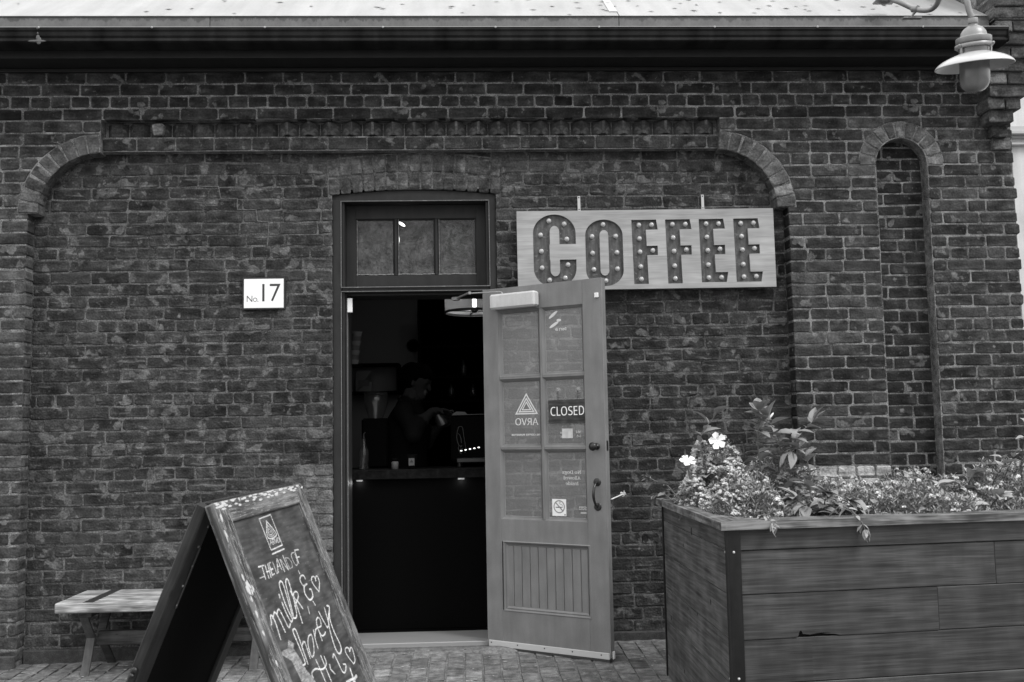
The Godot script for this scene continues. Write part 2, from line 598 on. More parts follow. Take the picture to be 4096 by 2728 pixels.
func put_brick(mb: MB, b: Dictionary) -> void:
	# face with a worn, bevelled edge, then sides back into the mortar
	var p: PackedVector2Array = b.poly
	var t: Transform2D = b.get("turn", Transform2D())
	var zf: float = b.z
	var zb: float = b.z - b.get("deep", 0.05)
	var tone: float = b.tone
	var lime: float = b.get("lime", 0.2)
	var mor: float = b.get("mortar", 0.24)
	var mid := Vector2.ZERO
	for q in p:
		mid += q
	mid /= p.size()
	var tl := b.get("tilt", 0.0) as float
	var inner := []
	var outer := []
	var back := []
	var ci := []
	var co := []
	for q in p:
		var s := Vector2(clampf(mid.x - q.x, -0.005, 0.005), clampf(mid.y - q.y, -0.005, 0.005)) * rng.randf_range(0.6, 1.3)
		var i2: Vector2 = t * (q + s)
		var o2: Vector2 = t * q
		inner.append(Vector3(i2.x, i2.y, zf + rng.randf_range(-0.0012, 0.0012) + tl * (q.x - mid.x)))
		outer.append(Vector3(o2.x, o2.y, zf - 0.0034 + tl * (q.x - mid.x)))
		back.append(Vector3(o2.x, o2.y, zb))
		var w := pow(rng.randf(), 3.0) * lime
		var e := lerpf(tone * rng.randf_range(0.9, 1.08), mor, w)
		ci.append(Color(e, e, e))
		var reveal_shade: float = 0.4 if b.get("reveal_shade", false) and q.x < b.left + 0.006 else 1.0  # shade of left-facing reveals painted into the brick's side colour
		var e2 := reveal_shade * lerpf(tone * 0.95, mor, minf(1.0, w + rng.randf() * lime * 0.8))
		co.append(Color(e2, e2, e2))
	var c2: Vector2 = t * mid
	var ct := tone * rng.randf_range(0.93, 1.07)
	var center := Vector3(c2.x, c2.y, zf + rng.randf_range(-0.001, 0.002))
	var n := p.size()
	for k in n:
		var l := (k + 1) % n
		mb.tri(center, inner[k], inner[l], Color(ct, ct, ct), ci[k], ci[l])
		mb.tri(inner[k], outer[k], outer[l], ci[k], co[k], co[l])
		mb.tri(inner[k], outer[l], inner[l], ci[k], co[l], ci[l])
		mb.tri(outer[k], back[k], back[l], co[k], co[k], co[l])
		mb.tri(outer[k], back[l], outer[l], co[k], co[l], co[l])


func lay(x0: float, x1: float, y0: float, y1: float, z: float, header: bool, opt := {}) -> void:
	# one course of bricks from x0 to x1, cut round opt.cut
	var unit: float = 0.1185 if header else 0.2375
	var gap: float = opt.get("gap", 0.0105)
	var x: float = x0 - rng.randf_range(0.0, 0.012) - (0.0 if opt.get("flush", 0) == 1 else unit * (0.5 if opt.get("half", false) else 0.0) + rng.randf_range(0.0, 0.03))
	if opt.get("flush", 0) == 1:
		x = x0
	while x < x1 - 0.02:
		var w := unit * rng.randf_range(0.965, 1.035)
		if not header and rng.randf() < 0.05:
			w = 0.1185
		if x + w > x1 - 0.05:
			w = x1 - x + gap
		var a := maxf(x, x0)
		var b := minf(x + w - gap, x1)
		x += w
		if b - a < 0.022:
			continue
		var j: float = opt.get("jit", 0.0016)
		var poly := outline(a, b, y0 + rng.randf_range(-0.002, 0.002), y1 + rng.randf_range(-0.002, 0.002) - gap, j, rng.randf_range(0.004, opt.get("round", 0.009)))
		for cutter in opt.get("cut", []):
			if poly.size() and Geometry2D.intersect_polygons(poly, cutter).size():
				poly = largest(Geometry2D.clip_polygons(poly, cutter))
		if poly.size() < 3:
			continue
		var mx := (a + b) / 2.0
		var my := (y0 + y1) / 2.0
		var tone: float = brick_tone(mx, my, z)
		var d := {"poly": poly, "z": z + rng.randf_range(-0.002, 0.002) + opt.get("out", 0.0), "tone": tone, "lime": opt.get("lime", 0.25), "mortar": opt.get("mortar", 0.24), "deep": opt.get("deep", 0.05), "tilt": rng.randf_range(-0.006, 0.006), "rough": opt.get("rough", false)}
		if a < x0 + 0.03 or b > x1 - 0.03:
			d.deep = maxf(d.deep, 0.098)
		if mx > 2.0 and mx < 2.575 and my < 1.105 and my > 0.9 and z > -0.05:
			d.tone = 0.70 if rng.randf() < 0.78 or my > 1.04 else 0.12      # limewashed patch low on the pier
			d.mortar = 0.5
		d.reveal_shade = opt.get("reveal_shade", false) and a < x0 + 0.01
		d.left = a
		d.size = (b - a) * (y1 - y0)
		d.at = Vector2(mx, my)
		bricks.append(d)


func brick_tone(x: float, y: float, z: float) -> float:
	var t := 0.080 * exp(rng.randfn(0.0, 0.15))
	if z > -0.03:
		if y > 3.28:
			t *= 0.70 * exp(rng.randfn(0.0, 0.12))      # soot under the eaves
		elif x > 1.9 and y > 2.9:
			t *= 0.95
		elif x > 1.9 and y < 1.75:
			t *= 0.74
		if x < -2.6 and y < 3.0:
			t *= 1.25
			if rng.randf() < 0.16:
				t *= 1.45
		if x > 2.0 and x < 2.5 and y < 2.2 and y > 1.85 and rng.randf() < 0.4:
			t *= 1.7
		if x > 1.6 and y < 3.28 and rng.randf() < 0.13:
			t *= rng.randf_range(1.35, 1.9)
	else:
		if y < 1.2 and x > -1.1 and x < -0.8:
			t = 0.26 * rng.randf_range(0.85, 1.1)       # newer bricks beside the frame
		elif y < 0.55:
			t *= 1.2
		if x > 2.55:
			t *= 0.62 if y > 2.75 else 0.78      # soot plus recess shade put into the niche tone
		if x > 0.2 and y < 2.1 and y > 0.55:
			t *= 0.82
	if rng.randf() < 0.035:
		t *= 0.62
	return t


func hidden_brick(p: Vector2) -> bool:
	# behind the signs, the open door, the planter or the chalkboard in the photograph
	if p.x > 0.32 and p.x < 1.9 and p.y > 2.21 and p.y < 2.68:
		return true
	if p.x > 0.1 and p.x < 0.86 and p.y < 2.3:
		return true
	if p.x > 1.15 and p.y < 0.95:
		return true
	if p.y < 0.95 and p.x > -2.2 and p.x < -0.85 and p.x > -1.55 - (0.95 - p.y) * 0.45:
		return true
	if p.x < -2.93 or p.y > 3.6 or (p.x > 2.6 and p.y > 3.0):
		return true
	return p.x > -1.38 and p.x < -1.15 and p.y > 2.12 and p.y < 2.3


func building() -> void:
	var shop := thing("brick_building", "old dark brick coffee shop with corbelled eaves, arched recess and an open glazed door", "building")
	# ---- the mortar core of the wall
	var w := MB.new()
	w.span(Vector3(-3.4, 3.285, -0.45), Vector3(3.46, 3.62, -0.0042))
	w.span(Vector3(-2.24, 3.185, -0.45), Vector3(1.589, 3.285, -0.088))
	w.span(Vector3(-2.24, 3.095, -0.45), Vector3(1.589, 3.185, -0.042))
	w.span(Vector3(-3.4, -0.3, -0.45), Vector3(-2.671, 3.285, -0.0042))
	w.span(Vector3(2.006, -0.3, -0.45), Vector3(2.575, 3.285, -0.0042))
	w.span(Vector3(2.902, -0.3, -0.45), Vector3(3.455, 3.285, -0.0042))
	w.span(Vector3(2.575, -0.3, -0.45), Vector3(2.902, 3.285, -0.1036))
	var old_wall := MB.new()
	old_wall.span(Vector3(-2.671, -0.3, -0.45), Vector3(-0.848, 3.095, -0.1036))
	old_wall.span(Vector3(0.176, -0.3, -0.45), Vector3(2.006, 3.095, -0.1036))
	old_wall.span(Vector3(-0.848, 2.862, -0.45), Vector3(0.176, 3.095, -0.1036))
	for side in [-1.0, 1.0]:
		var m: Vector2 = LEFT_ARCH if side < 0.0 else RIGHT_ARCH
		var edge: float = -2.671 if side < 0.0 else 2.006
		var inner: float = -2.24 if side < 0.0 else 1.589
		var p := PackedVector2Array([Vector2(edge, 3.285), Vector2(inner, 3.285), Vector2(inner, m.y + 0.378)])
		for k in range(1, 13):
			var an := PI / 2.0 * (1.0 - k / 12.0)
			p.append(Vector2(m.x + side * 0.378 * cos(an), m.y + 0.378 * sin(an)))
		p.append(Vector2(edge, m.y))
		w.prism(p, -0.106, -0.0042)
	var np := PackedVector2Array([Vector2(2.575, 3.285), Vector2(2.575, 2.98)])
	for k in 17:
		var an := PI * (1.0 - k / 16.0)
		np.append(NICHE + Vector2(cos(an), sin(an)) * 0.1625)
	np.append(Vector2(2.902, 2.98))
	np.append(Vector2(2.902, 3.285))
	w.prism(np, -0.1036, -0.0042)
	var wall := part("wall", w, M.mortar, shop)
	part("recessed_wall", old_wall, M.mortar_old, shop)
	# ---- bricks in courses
	var cut_l := [half_disc(LEFT_ARCH, R_OUT + 0.006)]
	var cut_r := [half_disc(RIGHT_ARCH, R_OUT + 0.006), half_disc(NICHE, 0.274)]
	var old := {"jit": 0.0036, "round": 0.012, "lime": 0.55, "rough": true, "gap": 0.0085, "mortar": 0.185}
	for j in range(-1, 47):
		var y1 := course(j)
		var y0 := course(j + 1)
		if y0 < -0.1:
			break
		var head := j in [2, 7] or (j >= 15 and (j - 15) % 6 == 0)
		var o := {"half": j % 2 == 0, "lime": 0.34, "jit": 0.0022, "round": 0.011}
		if j < 4:
			lay(-3.4, 3.462, y0, y1, 0.0, head, o)
			continue
		o.lime = 0.42
		lay(-3.4, -2.665 if y0 < 2.70 else -2.24, y0, y1, 0.0, head, o.merged({"cut": cut_l}))
		var low := y0 < 2.70
		if y1 > 2.98:
			lay(2.0 if low else 1.589, 3.46, y0, y1, 0.0, head, o.merged({"cut": cut_r + ([rect(2.569, 2.908, 2.0, 2.99)] if y0 < 3.0 else [])}))
		else:
			lay(2.0 if low else 1.589, 2.569, y0, y1, 0.0, head, o.merged({"cut": cut_r, "reveal_shade": low, "flush": 1 if j % 2 else 0}))
			lay(2.908, 3.46 + 0.012 * sin(j * 2.1), y0, y1, 0.0, head, o.merged({"cut": cut_r, "reveal_shade": true, "flush": 1 if j % 2 else 0}))
	for i in range(-3, 41):                                   # the recessed panel and the niche's back
		var y1 := 2.963 - 0.075 * i
		var y0 := y1 - 0.075
		if y0 < 0.02:
			break
		var head := i % 6 == 0
		var o := old.merged({"half": posmod(i, 2) == 0})
		if y0 < 0.62 and y0 > 0.0:
			o = o.merged({"jit": 0.0018, "lime": 0.3, "round": 0.008}, true)
		if y1 < 3.12:
			if y0 > 2.80:
				var arch := PackedVector2Array([Vector2(-0.872, 2.7), Vector2(0.21, 2.7)])
				for k in 13:
					var x := lerpf(0.214, -0.876, k / 12.0)
					arch.append(Vector2(x, 3.094 - 0.14 * pow(x + 0.331, 2.0)))
				lay(-2.665, 2.0, y0, y1, -0.1, head, o.merged({"cut": [arch]}))
			else:
				lay(-2.665, -0.846, y0, y1, -0.1, head, o)
				lay(0.174, 2.0, y0, y1, -0.1, head, o)
		if y1 < 3.2:
			lay(2.569, 2.908, y0, y1, -0.1, head, {"half": i % 2 == 0, "lime": 0.2, "cut": []})
	lay(-2.236, 1.587, 3.102, 3.185, -0.034, false, {"lime": 0.3})
	# ---- the largest whole bricks one by one, the others joined
	var best := []
	var rest := []
	for b in bricks:
		if hidden_brick(b.at) or b.size < 0.0145:
			rest.append(b)
		else:
			best.append(b)
	best.sort_custom(func(p, q): return p.size * (1.0 - 0.007 * p.at.x) > q.size * (1.0 - 0.007 * q.at.x))
	for b in best.slice(0, 300):
		var mb := MB.new()
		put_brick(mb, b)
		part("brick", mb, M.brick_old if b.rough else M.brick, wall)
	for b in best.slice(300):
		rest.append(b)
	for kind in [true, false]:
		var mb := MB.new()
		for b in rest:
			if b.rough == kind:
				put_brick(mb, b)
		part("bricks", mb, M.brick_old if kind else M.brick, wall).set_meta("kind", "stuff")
	# ---- a stepped crack filled with paler mortar
	var rep := MB.new()
	var cr := [[-1.678, 2.891], [-1.549, 2.888], [-1.534, 2.813], [-1.434, 2.811], [-1.430, 2.740], [-1.315, 2.738], [-1.307, 2.665], [-1.243, 2.663], [-1.239, 2.590], [-1.246, 2.515]]
	for k in cr.size() - 1:
		var path := []
		for i in 5:
			var q := Vector2(cr[k][0], cr[k][1]).lerp(Vector2(cr[k + 1][0], cr[k + 1][1]), i / 4.0)
			path.append(Vector3(q.x + rng.randf_range(-0.002, 0.002), q.y + rng.randf_range(-0.002, 0.002), -0.1015))
		rep.tube(path, 0.0042, 6)
	part("crack_repair", rep, M.crack, wall)
	# ---- voussoirs: two quarter arches, the niche head and the double ring over the door
	var ring := func(m: Vector2, from: float, to: float, count: int, r0: float, r1: float, z: float, deep: float, light: float) -> void:
		for k in count:
			var an := deg_to_rad(lerpf(from, to, (k + 0.5) / count))
			var wd := deg_to_rad(absf(to - from) / count)
			var a := r0 * wd / 2.0 - 0.005
			var b := r1 * wd / 2.0 - 0.005
			var jj := func() -> float: return rng.randf_range(-0.0022, 0.0022)
			var p := PackedVector2Array([Vector2(-a, r0), Vector2(0, r0 + jj.call()), Vector2(a, r0), Vector2(lerpf(a, b, 0.5) + jj.call(), (r0 + r1) / 2.0), Vector2(b - 0.005, r1 - 0.004 + jj.call()), Vector2(0, r1 + jj.call()), Vector2(-b + 0.005, r1 - 0.004 + jj.call()), Vector2(-lerpf(a, b, 0.5) + jj.call(), (r0 + r1) / 2.0)])
			var mb := MB.new()
			put_brick(mb, {"poly": p, "turn": Transform2D(an - PI / 2.0, m), "z": z + rng.randf_range(-0.002, 0.003), "deep": deep, "tone": 0.125 * light * exp(rng.randfn(0.0, 0.14)) * (1.5 if rng.randf() < 0.12 else 1.0), "lime": 0.5})
			part("arch_brick", mb, M.brick, wall)
	ring.call(LEFT_ARCH, 91.5, 180.5, 9, R_IN, R_OUT, 0.0, 0.104, 1.1)
	ring.call(RIGHT_ARCH, 88.5, -0.5, 9, R_IN, R_OUT, 0.0, 0.104, 1.55)
	ring.call(NICHE, 184.0, -4.0, 11, 0.170, 0.268, 0.001, 0.104, 1.35)
	for row in 2:
		for k in 15:
			var x := lerpf(-0.832, 0.168, k / 14.0) + rng.randf_range(-0.003, 0.003)
			var y0 := (2.862 if row == 0 else 2.974) - 0.13 * pow(x + 0.331, 2.0)
			var h := 0.101 if row == 0 else 0.110
			var mb := MB.new()
			put_brick(mb, {"poly": outline(-0.031, 0.031, 0.0, h, 0.002, 0.006), "turn": Transform2D(-0.26 * (x + 0.331) * (1.0 if row else 0.8), Vector2(x, y0)), "z": -0.098 + rng.randf_range(-0.002, 0.002), "deep": 0.03, "tone": 0.140 * exp(rng.randfn(0.0, 0.12)), "lime": 0.55})
			part("arch_brick", mb, M.brick_old, wall)
	# ---- dog-tooth course: bricks set cornerwise
	var pitch := 0.1308
	for k in 29:
		var x := -2.222 + pitch * k
		var worn := k < 8
		var ap := (0.030 if worn else 0.064) * rng.randf_range(0.92, 1.04)
		var z0 := -0.084
		var y0 := 3.190
		var y1 := 3.272
		var sk := rng.randf_range(-0.006, 0.006)
		var tone := (0.085 if worn else 0.115) * exp(rng.randfn(0.0, 0.13))
		var mb := MB.new()
		mb.col = Color(tone, tone, tone)
		var lo := []
		var hi := []
		var blunt := 0.008 if not worn else 0.034
		for q in [[0.002, 0.0], [pitch / 2.0 - blunt + sk, ap], [pitch / 2.0 + blunt + sk, ap + rng.randf_range(-0.003, 0.003)], [pitch - 0.006, 0.0], [pitch - 0.006, -0.03], [0.002, -0.03]]:
			var d := rng.randf_range(-0.003, 0.003)
			lo.append(Vector3(x + q[0], y0 + d, z0 + q[1]))
			hi.append(Vector3(x + q[0], y1 + rng.randf_range(-0.004, 0.004), z0 + q[1] * rng.randf_range(0.92, 1.0)))
		var mid := Vector3(x + pitch / 2.0, (y0 + y1) / 2.0, z0)
		mb.face(lo, mid)
		mb.face(hi, mid)
		for q in 6:
			mb.col = Color(tone, tone, tone) * rng.randf_range(0.9, 1.15) if q != 1 else Color(tone, tone, tone) * (1.6 if rng.randf() < 0.4 and not worn else 1.1)
			mb.face([lo[q], lo[(q + 1) % 6], hi[(q + 1) % 6], hi[q]], mid)
		part("dogtooth_brick", mb, M.brick, wall)
	var pale := MB.new()
	put_brick(pale, {"poly": outline(-1.935, -1.866, 3.193, 3.268, 0.004, 0.012), "z": -0.02, "deep": 0.09, "tone": 0.42, "lime": 0.6})
	part("arch_brick", pale, M.brick, wall).set_meta("label", "single pale broken brick in the dog-tooth course")
	# ---- corbelled kneeler and parapet at the right end
	var steps := [[3.318, 3.440, 0.03], [3.308, 3.412, 0.055], [3.262, 3.425, 0.11], [3.246, 3.462, 0.135], [3.255, 3.49, 0.15], [3.25, 3.52, 0.165], [3.245, 3.54, 0.18], [3.262, 3.56, 0.20], [3.25, 3.58, 0.225], [3.262, 3.6, 0.245]]
	for k in steps.size():
		var s: Array = steps[k]
		var y0 := 3.055 + 0.0762 * k
		var mb := MB.new()
		var x: float = s[0]
		while x < s[1] - 0.03:
			var e := minf(x + (0.115 if k % 2 else 0.225), s[1])
			if s[1] - e < 0.05:
				e = s[1]
			put_brick(mb, {"poly": outline(x, e - 0.008, y0, y0 + 0.066, 0.0025, 0.007), "z": s[2], "deep": s[2] + 0.05, "tone": 0.125 * exp(rng.randfn(0.0, 0.15)) * (1.9 if rng.randf() < 0.25 else 1.0), "lime": 0.6})
			x = e
		mb.col = Color(0.27, 0.27, 0.27)
		mb.span(Vector3(s[0] + 0.006, y0 + 0.060, -0.03), Vector3(s[1] - 0.006, y0 + 0.078, s[2] - 0.010))
		mb.span(Vector3(s[0] + 0.006, y0 + 0.003, -0.03), Vector3(s[1] - 0.012, y0 + 0.060, s[2] - 0.02))
		part("corbel_brick", mb, M.brick, wall)
	for k in 8:
		var y0 := 3.818 + 0.0762 * k
		var back := -0.02 - 0.11 * k
		for e in 3:
			var mb := MB.new()
			var x0 := 3.245 + 0.002 * k + 0.235 * e + (0.06 if k % 2 else 0.0) * signf(e)
			put_brick(mb, {"poly": outline(x0, x0 + 0.225, y0, y0 + 0.066, 0.0025, 0.008), "z": 0.26 + 0.01 * (k % 2), "deep": 0.2, "tone": 0.165 * exp(rng.randfn(0.0, 0.15)), "lime": 0.6})
			part("parapet_brick", mb, M.brick, wall)
	var pp := MB.new()
	pp.prism(PackedVector2Array([Vector2(-4.6, 3.63), Vector2(-0.03, 3.63), Vector2(-0.03, 3.812), Vector2(0.250, 3.812), Vector2(0.250, 4.42), Vector2(-0.3, 4.75), Vector2(-4.6, 7.7)]), -3.62, -3.252, Transform3D(Basis(Vector3(0, 0, 1), Vector3.UP, Vector3(-1, 0, 0)), Vector3.ZERO))
	part("parapet", pp, M.mortar, shop)
	# ---- skirting
	for s in [[-2.664, -0.848, -0.104, -0.076, 0.100], [0.178, 1.999, -0.104, -0.070, 0.118], [-3.4, -2.667, -0.004, 0.024, 0.090], [2.003, 2.57, -0.004, 0.024, 0.15], [2.906, 3.47, -0.004, 0.024, 0.16]]:
		boxpart("skirting", Vector3(s[0], -0.25, s[2]), Vector3(s[1], s[4], s[3]), M.render_dark, shop, 0.006)
	eaves(shop)
	frame_and_transom(shop)
	room(shop)
	door(shop)


func eaves(shop: Node3D) -> void:
	# white metal roof in two sheets, flashing in three lengths, gutter, soffit
	var slope := deg_to_rad(35.0)
	var up := Vector3(0, sin(slope), -cos(slope))
	var out := Vector3(0, cos(slope), sin(slope))
	var roof := MB.new()
	var deck := Transform3D(Basis(Vector3.RIGHT, out, Vector3.RIGHT.cross(out)), Vector3(0, 3.838, 0.196))
	roof.box(Vector3(-0.08, -0.06, -2.9), Vector3(6.6, 0.08, 5.8), 0.0, deck)
	var rf := part("roof", roof, M.soffit, shop)
	for s in [[-3.4, 0.936], [0.941, 3.235]]:
		var mb := MB.new()
		mb.box(Vector3((s[0] + s[1]) / 2.0, 0.0, -2.9), Vector3(s[1] - s[0], 0.004, 5.8), 0.0, Transform3D(deck.basis, deck.origin + out * 0.018))
		part("roof_sheet", mb, M.roof, rf)
	var seam := MB.new()
	seam.box(Vector3(0.915, 0.0, -2.95), Vector3(0.05, 0.003, 5.7), 0.0, Transform3D(deck.basis, deck.origin + out * 0.023))
	part("roof_seam", seam, M.roof_dull, rf)
	for s in [[-3.4, -1.534], [-1.530, 0.935], [0.939, 3.245]]:
		var mb := MB.new()
		var a := Vector3(s[0], 3.662, 0.200)
		var b := Vector3(s[1], 3.662, 0.200)
		var h := Vector3(0, 0.195, 0)
		var k: float = s[0] * 0.31
		var l: float = s[1] * 0.31
		mb.span(Vector3(s[0], 3.662, 0.150), Vector3(s[1], 3.857, 0.1985))
		mb.quv(a, b, b + h, a + h, Vector2(k, 1.9), Vector2(l, 1.9), Vector2(l, 0.0), Vector2(k, 0.0))
		part("flashing", mb, M.flashing, rf)
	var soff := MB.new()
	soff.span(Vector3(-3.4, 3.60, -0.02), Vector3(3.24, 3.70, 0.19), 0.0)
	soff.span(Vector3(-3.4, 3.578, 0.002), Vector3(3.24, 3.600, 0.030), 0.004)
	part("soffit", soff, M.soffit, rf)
	var g := MB.new()
	var prof := PackedVector2Array([Vector2(0.336, 3.730), Vector2(0.330, 3.730), Vector2(0.330, 3.722), Vector2(0.315, 3.716), Vector2(0.313, 3.655), Vector2(0.215, 3.655), Vector2(0.215, 3.725), Vector2(0.205, 3.725), Vector2(0.205, 3.644), Vector2(0.318, 3.644), Vector2(0.331, 3.650), Vector2(0.331, 3.657), Vector2(0.321, 3.664), Vector2(0.319, 3.672), Vector2(0.327, 3.684), Vector2(0.329, 3.706), Vector2(0.336, 3.716)])
	g.prism(prof, -3.289, 3.4, Transform3D(Basis(Vector3(0, 0, 1), Vector3.UP, Vector3(-1, 0, 0)), Vector3.ZERO))
	g.span(Vector3(3.286, 3.642, 0.205), Vector3(3.292, 3.73, 0.338), 0.0015)
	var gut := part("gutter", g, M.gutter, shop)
	boxpart("gutter_lip", Vector3(-3.4, 3.7305, 0.3285), Vector3(3.29, 3.7335, 0.3375), M.lip, gut)
	for k in 10:
		var mb := MB.new()
		mb.ball(Vector3(-2.49 + 0.66 * k + rng.randf_range(-0.03, 0.03), 3.729, 0.338), Vector3(0.007, 0.007, 0.005), 8)
		part("gutter_screw", mb, M.lip, gut)
	var web := MB.new()                                    # dried caulk that sagged below a joint
	for q in [[-2.488, 3.725, 0.338, 0.006], [-2.486, 3.695, 0.335, 0.005], [-2.484, 3.668, 0.336, 0.012], [-2.478, 3.650, 0.336, 0.016]]:
		web.ball(Vector3(q[0], q[1], q[2]), Vector3(q[3], q[3] * 1.5, 0.004), 7)
	web.ball(Vector3(-2.49, 3.648, 0.335), Vector3(0.055, 0.008, 0.006), 9)
	part("caulk", web, M.caulk, gut)


func bead(mb: MB, a: Vector2, b: Vector2, z0: float, z1: float, wide: float) -> void:
	# four sloped glazing beads round an opening, from its edge at z0 down to the pane at z1
	var o := [Vector3(a.x, a.y, z0), Vector3(b.x, a.y, z0), Vector3(b.x, b.y, z0), Vector3(a.x, b.y, z0)]
	var i := [Vector3(a.x + wide, a.y + wide, z1), Vector3(b.x - wide, a.y + wide, z1), Vector3(b.x - wide, b.y - wide, z1), Vector3(a.x + wide, b.y - wide, z1)]
	for k in 4:
		mb.quad(o[k], o[(k + 1) % 4], i[(k + 1) % 4], i[k])


func frame_and_transom(shop: Node3D) -> void:
	var f := MB.new()
	f.span(Vector3(-0.847, 0.03, -0.40), Vector3(-0.792, 2.80, -0.118), 0.003)
	f.span(Vector3(0.128, 0.03, -0.40), Vector3(0.175, 2.80, -0.118), 0.003)
	var head := PackedVector2Array([Vector2(-0.847, 2.790), Vector2(0.175, 2.790)])
	for k in 13:
		var x := lerpf(0.175, -0.847, k / 12.0)
		head.append(Vector2(x, 2.858 - 0.115 * pow(x + 0.336, 2.0)))
	f.prism(head, -0.40, -0.120)
	f.span(Vector3(-0.790, 2.216, -0.38), Vector3(0.127, 2.248, -0.126), 0.003)
	# stepped stops inside the jambs
	f.span(Vector3(-0.792, 0.05, -0.40), Vector3(-0.775, 2.79, -0.130), 0.003)
	f.span(Vector3(-0.775, 0.05, -0.40), Vector3(-0.764, 2.215, -0.155), 0.002)
	f.span(Vector3(0.110, 0.05, -0.40), Vector3(0.128, 2.79, -0.130), 0.003)
	f.span(Vector3(-0.775, 2.200, -0.38), Vector3(0.11, 2.216, -0.165), 0.003)
	var fr := part("door_frame", f, M.frame, shop)
	var lines := MB.new()
	for q in [[-0.797, 2.244, 0.134, 2.250], [-0.797, 2.788, 0.134, 2.794], [-0.797, 2.250, -0.791, 2.788], [0.128, 2.250, 0.134, 2.788], [-0.797, 2.218, 0.134, 2.223], [-0.797, 0.06, -0.791, 2.216]]:
		lines.span(Vector3(q[0], q[1], -0.122), Vector3(q[2], q[3], -0.112), 0.002)
	part("moulding", lines, M.frame_edge, fr)
	boxpart("weather_strip", Vector3(-0.764, 0.08, -0.20), Vector3(-0.7605, 2.18, -0.156), M.frame_edge, fr)
	boxpart("door_sensor", Vector3(-0.762, 2.095, -0.175), Vector3(-0.730, 2.185, -0.150), M.white_plastic, fr, 0.003)
	# transom: three panes in one fixed sash
	var s := MB.new()
	s.span(Vector3(-0.775, 2.248, -0.255), Vector3(-0.714, 2.788, -0.220), 0.002)
	s.span(Vector3(0.050, 2.248, -0.255), Vector3(0.110, 2.788, -0.220), 0.002)
	s.span(Vector3(-0.714, 2.248, -0.255), Vector3(0.050, 2.335, -0.220), 0.002)
	s.span(Vector3(-0.714, 2.700, -0.255), Vector3(0.050, 2.788, -0.220), 0.002)
	for x in [-0.461, -0.204]:
		s.span(Vector3(x - 0.010, 2.335, -0.252), Vector3(x + 0.010, 2.700, -0.222), 0.004)
	var xs := [[-0.714, -0.471], [-0.451, -0.214], [-0.194, 0.050]]
	for x in xs:
		bead(s, Vector2(x[0], 2.335), Vector2(x[1], 2.700), -0.223, -0.236, 0.009)
	var tr := part("transom_window", s, M.frame, shop)
	for x in xs:
		var p := MB.new()
		p.quad(Vector3(x[0], 2.335, -0.238), Vector3(x[1], 2.335, -0.238), Vector3(x[1], 2.70, -0.238), Vector3(x[0], 2.70, -0.238))
		part("pane", p, M.dusty_sheen_glass, tr)
		var putty := MB.new()
		for k in 9:
			var px := lerpf(x[0] + 0.012, x[1] - 0.012, k / 8.0)
			putty.ball(Vector3(px, 2.343 + rng.randf_range(-0.002, 0.002), -0.230), Vector3(0.018, 0.0035, 0.004), 6)
		for k in 14:
			putty.ball(Vector3(x[0] + 0.007, lerpf(2.345, 2.69, k / 13.0), -0.230), Vector3(rng.randf_range(0.0015, 0.003), 0.017, 0.004), 6)
		part("putty", putty, M.putty, tr)
	# threshold and the stone under it
	boxpart("threshold", Vector3(-0.80, 0.035, -0.42), Vector3(0.125, 0.085, -0.085), M.alu_dull, shop, 0.004)
	boxpart("door_step", Vector3(-0.85, -0.15, -0.40), Vector3(0.18, 0.060, -0.030), M.stone, shop, 0.008)


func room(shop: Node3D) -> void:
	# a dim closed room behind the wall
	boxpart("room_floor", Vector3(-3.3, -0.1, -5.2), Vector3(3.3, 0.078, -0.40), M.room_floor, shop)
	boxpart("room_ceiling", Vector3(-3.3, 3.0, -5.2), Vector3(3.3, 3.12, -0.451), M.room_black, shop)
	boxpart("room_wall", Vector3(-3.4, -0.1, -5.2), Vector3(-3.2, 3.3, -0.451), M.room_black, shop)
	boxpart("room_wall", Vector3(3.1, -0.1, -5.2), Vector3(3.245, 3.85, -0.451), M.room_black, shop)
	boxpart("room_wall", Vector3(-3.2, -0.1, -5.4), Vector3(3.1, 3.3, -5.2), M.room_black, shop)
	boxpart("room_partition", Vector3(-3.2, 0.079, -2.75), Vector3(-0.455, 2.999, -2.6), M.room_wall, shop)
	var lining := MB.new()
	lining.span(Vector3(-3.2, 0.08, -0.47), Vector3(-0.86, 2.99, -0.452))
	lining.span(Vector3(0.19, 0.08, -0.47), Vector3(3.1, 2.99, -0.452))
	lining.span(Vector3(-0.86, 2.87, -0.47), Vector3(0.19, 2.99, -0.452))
	part("wall_lining", lining, M.room_black, shop)


